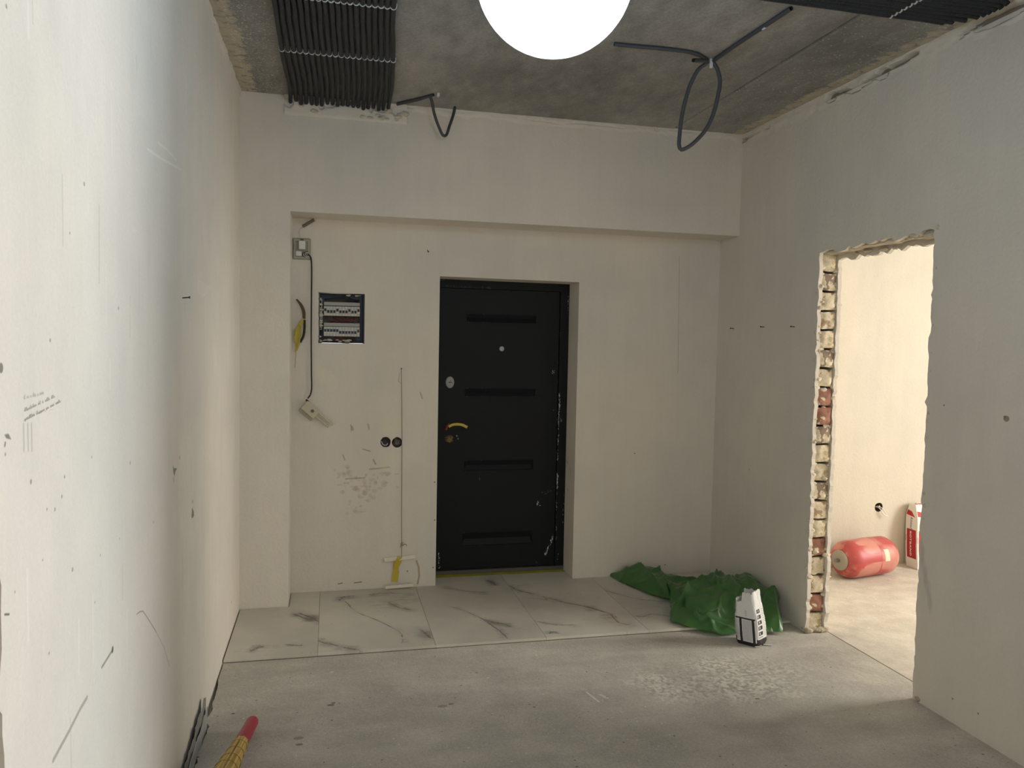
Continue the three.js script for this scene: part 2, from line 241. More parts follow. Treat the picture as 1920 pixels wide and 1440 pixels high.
// ---------------------------------------------------------------- walls
const LWW = 3.75, leftCanvas = canvasOf(2048, 2048, (x, w, h) => {
  const s = strokes(x, w, h, LWW, 3.0, -1.05, 0), q = (u, v) => { const p = at(u, v, 'x', 0); return [p.z, p.y]; }, r = rng(9);
  const chip = 'rgba(128,125,118,.9)';
  s.blob([[324, 872], [326, 878], [332, 878], [329, 884], [327, 893], [325, 886]].map((p) => q(...p)), chip); s.line([q(326, 895), q(326, 902)], 0.006, 'rgba(120,116,108,.7)');
  s.blob([[360, 951], [363, 958], [364, 966], [361, 972], [359, 970]].map((p) => q(...p)), chip); s.line([q(361, 938), q(361, 942)], 0.01, 'rgba(120,116,108,.8)');
  s.line([[256, 1152], [262, 1147], [268, 1146], [275, 1156], [285, 1172], [293, 1185]].map((p) => q(...p)), 0.0045, 'rgba(140,133,120,.65)'); s.line([[293, 1185], [308, 1215], [318, 1250]].map((p) => q(...p)), 0.003, 'rgba(130,124,112,.5)');
  s.line([q(191, 1251), q(211, 1219)], 0.009, 'rgba(130,124,112,.7)'); s.dot(...q(211, 1218), 0.008, 'rgba(80,76,70,.8)');
  s.line([q(163, 1308), q(150, 1330), q(130, 1370), q(100, 1425)], 0.012, 'rgba(120,112,100,.45)');
  for (const [u, v, rr] of [[10, 852, 0.004], [58, 903, 0.006], [121, 894, 0.005], [116, 931, 0.005], [88, 955, 0.004], [103, 955, 0.005], [136, 1068, 0.006], [80, 1050, 0.003], [172, 857, 0.004], [222, 578, 0.006], [94, 638, 0.005], [158, 345, 0.006], [131, 437, 0.004], [12, 12, 0.005], [188, 1041, 0.004], [224, 1010, 0.004], [288, 979, 0.005], [337, 858, 0.008], [434, 1129, 0.012], [92, 1225, 0.004], [244, 868, 0.006], [178, 1129, 0.004], [28, 1110, 0.003]]) { const [a, b] = q(u, v); s.dot(a, b, rr * 0.75, 'rgba(140,133,120,.7)'); }
  s.blob([[8, 815], [16, 813], [21, 824], [12, 822]].map((p) => q(...p)), 'rgba(100,96,88,.7)'); s.line([q(10, 830), q(9, 836)], 0.005, 'rgba(100,96,88,.7)'); s.dot(...q(2, 690), 0.008, 'rgba(100,96,88,.7)');
  s.line([q(9, 1152), q(17, 1152)], 0.004, 'rgba(90,84,76,.8)');
  for (const [a, b, c, d, e, f, g2, h2] of [[205, 148, 215, 170, 208, 168, 206, 155], [255, 312, 262, 318, 258, 322, 256, 318], [248, 425, 259, 432, 250, 438, 246, 430], [372, 523, 397, 540, 380, 560, 370, 545]]) s.blob([[a, b], [c, d], [e, f], [g2, h2]].map((p) => q(...p)), 'rgba(240,236,226,.22)');
  for (const l of [[[297, 268], [315, 282], [330, 300]], [[277, 280], [300, 296], [340, 318]]]) s.line(l.map((p) => q(...p)), 0.01, 'rgba(238,233,222,.6)');
  for (let i = 0; i < 90; i++) { const a = -0.7 + r() * 3.2, b = 0.2 + r() * 2.6, l = 0.03 + r() * 0.16; s.line([[a, b], [a + (r() - 0.5) * 0.01, b + l]], 0.003 + r() * 0.006, r() < 0.6 ? 'rgba(243,238,226,.35)' : 'rgba(176,168,150,.25)'); }
  for (const u of [44, 52, 59]) s.line([q(u, 795), q(u + 1, 845)], 0.006, 'rgba(150,142,128,.35)');
}, plasterPixel(LWW, 3.0, 1, 1));
const mLeft = plaster(texOf(leftCanvas, true, LWW, 3.0, -1.05, 0), 2, 0.008);
{
  const r = rng(4), z0 = 2.572, hole = [...jag([z0, -0.05], [z0 + 0.03, 2.1], 0.008, 0.035, r), ...jag([z0 + 0.03, 2.1], [3.5, 2.1], 0.01, 0.05, r), [3.5, 2.1], [3.5, -0.05]];
  const g = structure('wall_left', slab([[ZB - 0.3, -0.06], [z0, -0.06], ...hole.slice(0, -2), [3.5, 2.1], [3.5, -0.06], [LZ1 + 0.1, -0.06], [LZ1 + 0.1, H + 0.1], [ZB - 0.3, H + 0.1]], [], 0.02, (a, b, d) => [-d, b, a]), mLeft, 'long white plastered wall with pencil notes, chips and scratches', 'wall');
  part('core', slab([[ZB - 0.3, -0.06], [z0 + 0.04, -0.06], [z0 + 0.06, 2.13], [3.46, 2.13], [3.46, -0.06], [LZ1 + 0.1, -0.06], [LZ1 + 0.1, H + 0.1], [ZB - 0.3, H + 0.1]], [], 0.12, (a, b, d) => [-0.0205 - d, b, a]), mMortar, g, 'brown masonry core of the wall');
}
// the pencil notes on the left wall
{
  const c = canvasOf(512, 384, (x, w, h) => {
    x.fillStyle = '#000'; x.fillRect(0, 0, w, h); x.strokeStyle = '#fff'; x.lineCap = 'round'; x.lineJoin = 'round';
    const r = rng(15);
    const scrawl = (sx, sy, ex, ey, size, words, wd, tone2) => {       // joined-up pencil writing, word by word
      const L = Math.hypot(ex - sx, ey - sy), dx = (ex - sx) / L, dy = (ey - sy) / L, total = words.reduce((a, q) => a + q + 1.3, 0); let t = 0;
      for (const n of words) { x.lineWidth = wd; x.strokeStyle = tone2; x.beginPath(); let first = true;
        for (let k = 0; k < n; k++) { const u0 = t / total * L, st = L / total, tall = r() < 0.28 ? 1.7 : 0.75 + r() * 0.4, kind = r(); const P = (a, h) => [sx + dx * (u0 + a * st) + h * size * 0.12, sy + dy * (u0 + a * st) - h * size]; if (first) { x.moveTo(...P(0, 0.1)); first = false; }
          x.quadraticCurveTo(...P(0.25, tall), ...P(0.45, tall * 0.8)); if (kind < 0.4) x.quadraticCurveTo(...P(0.1, 0.2), ...P(0.55, 0)); else if (kind < 0.6) x.quadraticCurveTo(...P(0.3, -0.7), ...P(0.6, 0)); else x.lineTo(...P(0.55, 0.02)); x.lineTo(...P(1, 0.15 + r() * 0.2)); t += 1; }
        x.stroke(); t += 1.3; }
    };
    scrawl(50, 110, 270, 95, 32, [1, 2, 1, 3, 1, 4], 4, '#9a9a9a'); scrawl(52, 232, 400, 150, 26, [9, 2, 1, 4, 3], 5, '#c4c4c4'); scrawl(52, 322, 470, 215, 26, [7, 6, 2, 3, 4], 6, '#d8d8d8');
    x.lineWidth = 5; for (let i = 0; i < 12; i++) { const a = 70 + r() * 380, b = 320 - a * 0.2 + (r() - 0.5) * 60; x.strokeStyle = `rgba(255,255,255,${0.25 + r() * 0.3})`; x.beginPath(); x.moveTo(a, b); x.quadraticCurveTo(a + 12, b - 20 * r(), a + 26 * r(), b - 6); x.stroke(); }
  });
  const a = at(34, 722, 'x', 0), b = at(122, 786, 'x', 0), zA = a.z, zB = b.z, yA = 1.59 - 0.08, g = new THREE.PlaneGeometry(1, 1);
  const p = g.attributes.position, u = g.attributes.uv, top = at(78, 722, 'x', 0).y, low = at(78, 792, 'x', 0).y;
  for (let i = 0; i < 4; i++) { p.setXYZ(i, 0.0008, u.getY(i) > 0.5 ? top : low, u.getX(i) > 0.5 ? zB : zA); }
  g.computeVertexNormals();
  part('pencil_writing', g, new THREE.MeshStandardMaterial({ color: 0x6e6a64, roughness: 0.9, alphaMap: texOf(c, false), transparent: true, opacity: 0.55, side: THREE.DoubleSide }), scene.getObjectByName('wall_left'), 'three slanting lines of grey pencil handwriting');
}
// back wall with the entrance doorway, the fuse box niche and two socket holes
const PB = [0.43, 0.707, 1.562, 1.869];
const SO = [[723, 829], [744.5, 829.5]].map(([u, v]) => at(u, v, 'z', ZB));
const backCanvas = canvasOf(2048, 1536, (x, w, h) => {
  const s = strokes(x, w, h, 3.2, 2.4, 0, 0), q = (u, v) => { const p = at(u, v, 'z', ZB); return [p.x, p.y]; }, r = rng(21);
  for (const l of [[[658, 797], [659, 807]], [[690, 795], [692, 805]], [[643, 853], [646, 862]], [[680, 842], [694, 846]], [[693, 880], [730, 876]], [[700, 862], [704, 870]], [[660, 800], [662, 806]], [[648, 898], [684, 896]], [[788, 736], [792, 747]]]) s.line(l.map((p) => q(...p)), 0.006 + r() * 0.006, 'rgba(150,136,112,.5)');
  for (const [u, v] of [[643, 897], [660, 910], [685, 902], [700, 915], [676, 920], [640, 880], [712, 890], [690, 935], [668, 950], [735, 900]]) { const [a, b] = q(u, v); for (let i = 0; i < 9; i++) s.dot(a + (r() - 0.5) * 0.12, b + (r() - 0.5) * 0.1, 0.004 + r() * 0.016, 'rgba(170,154,126,.18)', 0.004 + r() * 0.012); }
  for (const [u, v] of [[740, 790], [730, 868], [735, 800], [600, 700], [616, 712]]) { const [a, b] = q(u, v); for (let i = 0; i < 12; i++) s.dot(a + (r() - 0.5) * 0.1, b + (r() - 0.5) * 0.12, 0.01 + r() * 0.03, 'rgba(232,224,200,.14)', 0.02 + r() * 0.03); }
  for (const [u, v, l] of [[634, 1095, 8], [664, 1093, 14]]) s.line([q(u, v), q(u + l, v - 2)], 0.005, 'rgba(96,84,66,.8)');
  for (const [u, v] of [[764, 1071], [766, 1095], [815, 975], [812, 1064], [815, 904], [1247, 1059], [1190, 850], [1408, 880]]) s.dot(...q(u, v), 0.004, 'rgba(80,70,56,.8)');
  s.line([[781, 1052], [785, 1064], [786, 1080], [783, 1094]].map((p) => q(...p)), 0.012, 'rgba(172,152,122,.75)');
  s.line([[749, 700], [747, 715], [751, 718]].map((p) => q(...p)), 0.004, 'rgba(168,150,120,.6)');
  s.line([q(1274, 480), q(1271, 700)], 0.003, 'rgba(150,138,114,.5)');
}, plasterPixel(3.2, 2.4, 4, 0.9));
{
  const r = rng(8);
  const holes = [rect(PB[0], PB[1], PB[2], PB[3]), ...SO.map((p) => ring(p.x, p.y, 0.033, 18, 0.12, r))];
  const outline = [[-0.1, -0.06], [DX0, -0.06], [DX0, DH], [DX1, DH - 0.004], [DX1, -0.06], [W + WT, -0.06], [W + WT, HB + 0.1], [-0.1, HB + 0.1]];
  structure('wall_back', slab(outline, holes, 0.3, (a, b, d) => [a, b, ZB - d]), plaster(texOf(backCanvas, true, 3.2, 2.4, 0, 0), 3), 'beige plastered wall around the black entrance door', 'wall');
  structure('wall_back_beam', slab([[-0.02, -0.06], [PX, -0.06], [PX, HB], [W + 0.05, HB], [W + 0.05, H + 0.1], [-0.02, H + 0.1]], [], 0.26, (a, b, d) => [a, b, ZP - d]), mPlain, 'plastered pier and deep beam framing the entrance recess', 'beam');
}
// right wall: two plaster skins over a brick core with a rough doorway
const rightCanvas = canvasOf(1536, 1536, (x, w, h) => {
  const s = strokes(x, w, h, 3.4, 3.0, -1.0, 0), q = (u, v) => { const p = at(u, v, 'x', W); return [p.z, p.y]; }, r = rng(3);
  s.dot(...q(1887, 785), 0.014, 'rgba(150,138,116,.9)', 0.012); s.dot(...q(1884, 782), 0.006, 'rgba(130,118,98,.9)');
  for (let i = 0; i < 40; i++) { const t = r(), [a, b] = q(1725 + t * 20, 1010 + t * 130 + r() * 10); s.dot(a + (r() - 0.5) * 0.02, b, 0.006 + r() * 0.01, 'rgba(186,176,158,.09)', 0.02 + r() * 0.03); }
  for (const [u, v] of [[1786, 1310], [1834, 1338], [1552, 648], [1405, 880], [1770, 760]]) s.dot(...q(u, v), 0.004, 'rgba(110,100,84,.8)');
}, plasterPixel(3.4, 3.0, 6, 0.9));
const mRight = plaster(texOf(rightCanvas, true, 3.4, 3.0, -1.0, 0), 5);
const wallRight = (() => {
  const r = rng(19);
  const hole = (shift) => [...jag([OZ0 - 0.004 + shift, -0.04], [OZ0 - 0.006 + shift, OH], 0.007, 0.03, r), ...jag([OZ0 - 0.006 + shift, OH], [OZ1 + shift, OH + 0.012], 0.012, 0.035, r), ...jag([OZ1 + shift, OH + 0.012], [OZ1 - 0.002 + shift, -0.04], 0.006, 0.028, r), [OZ1 - 0.002 + shift, -0.04]];
  const skin = (h, x0, th, hz = H - 0.045) => slab([[ZB - 0.3, -0.04], ...h, [LZ0 - 0.02, -0.04], [LZ0 - 0.02, hz], [ZB - 0.3, hz]], [], th, (a, b, d) => [x0 + d, b, a]);
  const g = structure('wall_right', skin(hole(0), W, 0.022), mRight, 'plastered right wall with a rough doorway broken through it', 'wall');
  part('room_side_plaster', skin(hole(0.004).map(([a, b]) => [a, b - (b > 1 ? 0.035 : 0)]), W + WT - 0.022, 0.022, H + 0.05), mPlain, g);
  part('core', slab([[ZB - 0.3, -0.06], [OZ0 - 0.13, -0.06], [OZ0 - 0.13, OH + 0.01], [OZ1 + 0.13, OH + 0.02], [OZ1 + 0.13, -0.06], [LZ0 - 0.03, -0.06], [LZ0 - 0.03, H + 0.05], [ZB - 0.3, H + 0.05]], [], WT - 0.046, (a, b, d) => [W + 0.023 + d, b, a]), mMortar, g, 'mortar-coloured core of the wall');
  return g;
})();
// exposed bricks of both jambs
{
  const brickTex = (base, smear, cover, seed) => texOf(canvasOf(128, 128, null, (u, v) => {
    const n = fbm(u * 4 + seed * 3, v * 4, 4, seed), g = vn(u * 40, v * 40, seed + 2) - 0.5, sm = sst(cover, cover + 0.06, fbm(u * 2.6 + seed, v * 2.6 + 9, 4, seed + 4)), k = 1 + (n - 0.5) * 0.3 + g * 0.14, hole = vn(u * 26 + 7, v * 26, seed + 6) > 0.9 ? 0.8 : 1;
    return [0, 1, 2].map((i) => clamp(mix(base[i], smear[i], sm) * k * hole, 0, 255));
  }), true, 1, 1);
  const P = [214, 200, 172], kinds = {
    r: std(0xffffff, 0.95, { map: brickTex([158, 112, 94], P, 0.52, 1) }), q: std(0xffffff, 0.95, { map: brickTex([152, 116, 98], P, 0.46, 2) }), b: std(0xffffff, 0.95, { map: brickTex([176, 150, 124], P, 0.42, 3) }),
    y: std(0xffffff, 0.95, { map: brickTex([186, 168, 132], P, 0.36, 4) }), g: std(0xffffff, 0.95, { map: brickTex([140, 122, 106], P, 0.48, 5) }),
  };
  const order = 'yrqqrybgyygrrqgybqgyb';                            // from the floor upwards
  const r = rng(23), n = 20, step = OH / n;
  const brickGeo = (seed) => { const g = new THREE.BoxGeometry(0.092, step - 0.013, 0.15, 5, 5, 3), p = g.attributes.position, uv = g.attributes.uv;
    for (let i = 0; i < p.count; i++) { const x = p.getX(i), y = p.getY(i), z = p.getZ(i), e = Math.max(Math.abs(x) / 0.046, Math.abs(y) / 0.046); const k = (fbm(x * 45 + seed * 5, y * 45 + 3, 3, seed) - 0.5) * 0.018 - sst(0.75, 1, e) * 0.007; p.setXYZ(i, x + (vn(y * 60 + seed, z * 30, 3) - 0.5) * 0.004, y + (vn(x * 50 + seed, z * 30, 5) - 0.5) * 0.006, z + (z > 0.04 ? k : 0)); }
    g.computeVertexNormals(); return g; };
  const shapes = [1, 2, 3, 4, 5, 6].map(brickGeo);
  for (const side of [0, 1]) for (let k = 0; k < n; k++) {
    const m = part('brick', shapes[(k * 5 + side) % 6], kinds[order[(k + side * 4) % 20]], wallRight);
    const push = (r() - 0.5) * 0.012;
    m.position.set(W + 0.0685 + (r() - 0.5) * 0.004, step * (k + 0.5) + 0.003, side ? OZ1 + 0.083 + push : OZ0 - 0.083 + push); m.rotation.y = side ? Math.PI : 0; m.rotation.z = (r() - 0.5) * 0.03;
  }
  // squeezed-out mortar and torn plaster on the joints
  const crumbs = [];
  for (const side of [0, 1]) for (let k = 0; k <= n; k++) for (let c = 0; c < 5; c++) { const g = lump(0.008 + r() * 0.012, 1.3, 0.7, 0.7, k * 7 + c, 0.5, 1); g.translate(W + 0.012 + (c < 2 ? r() * 0.016 : c < 4 ? WT - 0.03 + r() * 0.012 : r() * 0.11), step * k + (r() - 0.5) * 0.07 + 0.02, side ? OZ1 + 0.012 + r() * 0.008 : OZ0 - 0.012 - r() * 0.01); crumbs.push(g); }
  part('plaster_crumbs', crumbs, mPlasterRaw, wallRight).userData.kind = 'stuff';
  // lintel: rough concrete with ragged plaster under it
  const lin = new THREE.BoxGeometry(WT - 0.05, 0.09, OZ1 - OZ0 + 0.2, 6, 2, 50), p = lin.attributes.position;
  for (let i = 0; i < p.count; i++) if (p.getY(i) < 0) p.setY(i, p.getY(i) + (fbm(p.getX(i) * 40 + 4, p.getZ(i) * 18 + 9, 4, 2) - 0.5) * 0.035);
  lin.translate(W + WT / 2, OH + 0.045, (OZ0 + OZ1) / 2); lin.computeVertexNormals();
  part('lintel', lin, mPlasterRaw, wallRight, 'rough plastered underside of the broken doorway');
  const rags = []; for (let i = 0; i < 34; i++) { const g = lump(0.008 + r() * 0.016, 0.9, 0.6, 1.6, i + 60, 0.5, 1); g.translate(W + 0.02 + (i % 2 ? WT - 0.05 : 0) + r() * 0.03, OH - 0.004 + r() * 0.016 - (i % 2 ? 0.02 : 0), mix(OZ0, OZ1, r())); rags.push(g); }
  part('torn_plaster', rags, mPlasterRaw, wallRight).userData.kind = 'stuff';
  const foot = []; for (const side of [0, 1]) for (let i = 0; i < 12; i++) { const g = lump(0.012 + r() * 0.014, 1.4, 0.7, 1, i + 140, 0.5, 1); g.translate(W + 0.01 + r() * (WT - 0.02), 0.006 + r() * 0.012, side ? OZ1 + 0.01 + r() * 0.03 : OZ0 - 0.03 + r() * 0.04); foot.push(g); }
  part('mortar_foot', foot, std(0xb3a78f, 0.95), wallRight).userData.kind = 'stuff';
}
// ragged top edge of the right wall: real cracks and holes under the ceiling
function raggedTop(name, a0, a1, y0, y1, place, parent, holes, seed, depth = 0.03) {
  const n = Math.round((a1 - a0) / 0.008), m = 12, pos = [], uv = [], idx = [];
  for (let i = 0; i <= n; i++) for (let j = 0; j <= m; j++) {
    const a = mix(a0, a1, i / n), y = mix(y0, y1, j / m), v = j / m;
    const mid = 0.62 + (fbm(a * 5, 2, 3, seed) - 0.5) * 0.7, wid = 0.05 + 0.1 * fbm(a * 9, 6, 2, seed + 2);
    let open = sst(0.5, 0.62, fbm(a * 3.3, 9, 3, seed + 1)) * sst(wid, wid * 0.3, Math.abs(v - mid));
    for (const [ha, hv, hr] of holes) open = Math.max(open, sst(1, 0.55, Math.hypot((a - ha) / hr, (v - hv) / 0.28)));
    const swell = (fbm(a * 18, y * 40, 4, seed + 3) - 0.5) * 0.014 * sst(0, 0.25, v) + 0.007 * sst(0.1, 0.6, v);
    pos.push(...place(a, y, swell - open * depth)); uv.push(a, y);
  }
  for (let i = 0; i < n; i++) for (let j = 0; j < m; j++) { const k = i * (m + 1) + j; idx.push(k, k + m + 1, k + 1, k + 1, k + m + 1, k + m + 2); }
  const g = new THREE.BufferGeometry(); g.setAttribute('position', new THREE.Float32BufferAttribute(pos, 3)); g.setAttribute('uv', new THREE.Float32BufferAttribute(uv, 2)); g.setIndex(idx); g.computeVertexNormals();
  return part(name, g, new THREE.MeshStandardMaterial({ map: PLAIN, roughness: 0.95, side: THREE.DoubleSide }), parent, 'crumbling plaster edge under the ceiling');
}
const holeZ = at(1655, 131, 'x', W).z, holeZ2 = at(1560, 172, 'x', W).z, holeZ3 = at(1880, 12, 'x', W).z;
raggedTop('plaster_edge', ZP, 2.28, H - 0.09, H + 0.004, (a, y, d) => [W - d, y, a], wallRight, [[holeZ, 0.55, 0.05], [holeZ2, 0.6, 0.05], [holeZ3, 0.55, 0.16]], 3, 0.075);
raggedTop('plaster_edge', ZP, 2.3, H - 0.05, H + 0.004, (a, y, d) => [d, y, a], scene.getObjectByName('wall_left'), [[at(400, 57, 'x', 0).z, 0.6, 0.03], [at(375, 4, 'x', 0).z, 0.6, 0.05]], 5, 0.012);
raggedTop('plaster_edge', 0.9, W, H - 0.05, H + 0.004, (a, y, d) => [a, y, ZP + d], scene.getObjectByName('wall_back_beam'), [[1.2, 0.7, 0.03], [2.5, 0.7, 0.02]], 7, 0.008);

// the side room, the living room and what closes them
const rightRoomCanvas = PLAIN;
{
  const socket = at(1647.5, 951, 'z', ZB), r = rng(61);
  structure('wall_side_room_back', slab(rect(W + WT - 0.02, XE + 0.1, -0.04, H + 0.05), [ring(socket.x, socket.y, 0.034, 16, 0.15, r)], 0.2, (a, b, d) => [a, b, ZB - d]), mSideRoom, 'bright plastered back wall of the side room', 'wall');
  structure('wall_side_room_front', box(W + WT, XE + 0.1, -0.04, H + 0.05, LZ0 - 0.15, LZ0 - 0.004), mSideRoom, 'plastered partition between side room and living room', 'wall');
  structure('wall_side_room_east', slab(rect(ZB - 0.2, LZ0 - 0.1, -0.04, H + 0.05), [rect(0.6, 1.8, 0.8, 2.7)], 0.2, (a, b, d) => [XE + d, b, a]), mSideRoom, 'plastered window wall of the side room', 'wall');
  structure('wall_living_east', slab(rect(LZ0 - 0.1, LZ1 + 0.2, -0.06, H + 0.05), [rect(2.55, 3.75, 0.3, 2.3)], 0.2, (a, b, d) => [LX + d, b, a]), mPlain, 'plastered east window wall of the living room', 'wall');
  structure('wall_living_south', slab(rect(-0.2, LX + 0.2, -0.06, H + 0.05), [rect(0.4, 2.0, 1.1, 2.5)], 0.2, (a, b, d) => [a, b, LZ1 + d]), mPlain, 'plastered south wall behind the camera, holding the added window', 'wall');
  structure('wall_left_room', [box(-1.5, -1.4, -0.06, H + 0.05, 2.2, 3.9), box(-1.4, -0.14, -0.06, H + 0.05, 2.2, 2.3), box(-1.4, -0.14, -0.06, H + 0.05, 3.8, 3.9)], mPlain, 'plain walls of the small room behind the left wall', 'wall');
  structure('wall_added_shade_beam', box(-0.02, W + WT, 2.56, H + 0.05, LZ0 + 0.02, LZ0 + 0.18), mPlain, 'added plastered beam that keeps light off the upper hall walls', 'beam');  // unseen beam, added to block light from the upper hall walls
  const p = thing('socket_hole', 'round socket hole with loose wires in the bright side room wall', 'socket', [socket.x, socket.y, ZB]);
  const cup = new THREE.LatheGeometry([[0, -0.04], [0.03, -0.04], [0.034, -0.002], [0.032, -0.002], [0.028, -0.036], [0, -0.036]].map((q) => new THREE.Vector2(...q)), 20); cup.rotateX(Math.PI / 2);
  part('back_box', cup, std(0x2b2522, 0.7), p);
  const wire = std(0xe6e0d2, 0.5);
  part('wire', tube([[0.0, 0.0, -0.03], [0.004, -0.01, 0.01], [0.02, -0.045, 0.03], [0.06, -0.065, 0.03]], 0.0035, 20, 6), wire, p); part('wire', tube([[0.01, 0.005, -0.03], [0.016, -0.004, 0.012], [0.034, -0.03, 0.03], [0.05, -0.055, 0.03]], 0.003, 20, 6), wire, p);
  part('wire', tube([[-0.015, 0.0, -0.02], [0.0, 0.004, 0.006], [0.02, 0.01, -0.02]], 0.004, 16, 6), wire, p);
}
function windowFrame(n, label, place, w, h, mull) {
  const g = thing('window_' + n, label, 'window', [0, 0, 0], undefined, 'structure'), m = std(0xe8e8e6, 0.4), f = 0.06;
  const bar = (name, a0, a1, b0, b1, d0, d1, mt) => { const q = new THREE.BoxGeometry(a1 - a0, b1 - b0, d1 - d0, 1, 1, 1); q.translate((a0 + a1) / 2, (b0 + b1) / 2, (d0 + d1) / 2); const p = q.attributes.position; for (let i = 0; i < p.count; i++) p.setXYZ(i, ...place(p.getX(i), p.getY(i), p.getZ(i))); const e = flat(q); part(name, e, mt, g); };
  bar('frame', 0, f, 0, h, 0, 0.07, m); bar('frame', w - f, w, 0, h, 0, 0.07, m); bar('frame', f, w - f, 0, f, 0, 0.07, m); bar('frame', f, w - f, h - f, h, 0, 0.07, m);
  for (let i = 1; i < mull; i++) bar('mullion', w * i / mull - 0.03, w * i / mull + 0.03, f, h - f, 0, 0.07, m);
  const glass = new THREE.MeshPhysicalMaterial({ color: 0xffffff, transmission: 1, roughness: 0.02, thickness: 0, ior: 1.5 });
  for (let i = 0; i < mull; i++) bar('pane', w * i / mull + 0.03, w * (i + 1) / mull - 0.03, f, h - f, 0.03, 0.034, glass);
}
windowFrame(1, 'white framed window of the side room', (a, b, d) => [XE + 0.08 + d, 0.8 + b, 0.6 + a], 1.2, 1.9, 2);
windowFrame(2, 'white framed east window of the living room', (a, b, d) => [LX + 0.05 + d, 0.3 + b, 2.55 + a], 1.2, 2.0, 2);
windowFrame(3, 'added white framed south window that lights the back wall', (a, b, d) => [0.4 + a, 1.1 + b, LZ1 + 0.05 + d], 1.6, 1.4, 2);  // unseen south window, added for soft light on the back wall

// ---------------------------------------------------------------- ceiling
const JX = 2.622;
const ceilCanvas = canvasOf(2048, 2048, (x, w, h) => {
  const s = strokes(x, w, h, 3.2, 3.2, 0, -0.8), r = rng(41);
  const P = (a) => `rgba(200,188,164,${a})`;
  // plaster wiped over the slab along the walls, then splashes thinning out
  for (let i = 0; i < 900; i++) { const z = -0.75 + r() * 3.1, q = Math.pow(r(), 1.6) * 0.085; s.dot(q, z, 0.01 + r() * 0.018, P(0.5), 0.008 + r() * 0.02); s.dot(W - q * 0.9, z, 0.01 + r() * 0.016, P(0.5), 0.008 + r() * 0.02); }
  for (let i = 0; i < 2600; i++) { const z = -0.75 + r() * 3.1, q = 0.05 + Math.pow(r(), 1.5) * 0.2; s.line([[q, z], [q + (r() - 0.5) * 0.012, z + (r() - 0.5) * 0.012]], 0.0015 + r() * 0.004, `rgba(226,219,202,${0.3 + r() * 0.6})`); }
  for (let i = 0; i < 1500; i++) { const z = -0.75 + r() * 3.1, q = 0.05 + Math.pow(r(), 2.2) * 0.42; s.line([[W - q, z], [W - q + (r() - 0.5) * 0.014, z + (r() - 0.5) * 0.014]], 0.0015 + r() * 0.004, `rgba(226,219,202,${0.3 + r() * 0.6})`); }
  for (let i = 0; i < 260; i++) s.dot(r() * 3.1, -0.75 + r() * 3, 0.002 + r() * 0.004, 'rgba(190,184,170,.5)');
}, (u, v) => { const X = u * 3.2, z = v * 3.2; const k = 1 + (fbm(X * 2.2, z * 1.4, 4, 2) - 0.5) * 0.35 + (fbm(X * 20, z * 9, 3, 4) - 0.5) * 0.2 + (vn(X * 160, z * 160, 7) - 0.5) * 0.12; return tone([154, 151, 145], k); });
const mCeil = new THREE.MeshStandardMaterial({ map: texOf(ceilCanvas, true, 3.2, 3.2, 0, -0.8), roughness: 0.9, bumpMap: floorBump, bumpScale: 0.004 });
{
  const g = thing('ceiling', 'dark bare concrete slab ceiling with a joint and plaster splashes', 'ceiling', [0, 0, 0], undefined, 'structure');
  const edge = (x0, x1, left, right) => { const pts = [[x0, H + 0.14], [x0, H + (left ? 0.012 : 0)], ...(left ? [[x0 + 0.012, H]] : []), ...(right ? [[x1 - 0.012, H]] : []), [x1, H + (right ? 0.012 : 0)], [x1, H + 0.14]];
    const s = new THREE.Shape(pts.map(([a, b]) => new THREE.Vector2(a, b))), q = new THREE.ExtrudeGeometry(s, { depth: 3.55, bevelEnabled: false }); q.translate(0, 0, ZB - 0.25); const f = flat(q), p = f.attributes.position, uv = f.attributes.uv; for (let i = 0; i < p.count; i++) uv.setXY(i, p.getX(i), p.getZ(i)); return f; };
  part('ceiling_slab', edge(-0.15, JX - 0.004, false, true), mCeil, g); part('ceiling_slab', edge(JX + 0.004, W + WT, true, false), mCeil, g);
  part('joint_mortar', box(JX - 0.02, JX + 0.02, H + 0.045, H + 0.1, ZB, 2.28), mMortar, g, 'mortar filling in the slab joint');
  structure('ceiling', [box(W + WT + 0.001, XE + 0.2, H, H + 0.14, ZB - 0.2, LZ0 - 0.001), box(-1.5, LX + 0.2, H, H + 0.14, LZ0, LZ1 + 0.2)], std(0x9a958c, 0.9), 'concrete ceiling of the side room and living room', 'ceiling');
}
// ---------------------------------------------------------------- ceiling lamp
{
  const L = new THREE.Vector3(1.1078, 2.6261, 1.7619), R = 0.2255;
  const g = thing('ceiling_lamp', 'glowing lamp under the concrete ceiling, built as large as its glare', 'lamp', [L.x, L.y, L.z]);
  part('globe', new THREE.SphereGeometry(R, 48, 32), new THREE.MeshStandardMaterial({ color: 0xffffff, roughness: 0.3, emissive: new THREE.Color(0.82, 0.95, 1.0), emissiveIntensity: 1.1 }), g, 'glowing globe sized to the glare of the lamp');  // globe takes the size of the overexposed blob, bloom included
  const b = cyl(0.05, 0.06, 0.03, 32); b.translate(0, H - L.y - 0.016, 0); part('stem', cyl(0.012, 0.012, H - L.y - R, 12).translate(0, (H - L.y + R) / 2 - 0.01, 0), steel, g); part('base', b, white, g);
  const p = new THREE.PointLight(new THREE.Color(0.45, 0.68, 1.0), 0.8, 0, 2); p.name = 'ceiling_lamp_glow'; p.position.set(L.x, L.y, L.z); p.castShadow = true; p.shadow.radius = 6; scene.add(p);
}
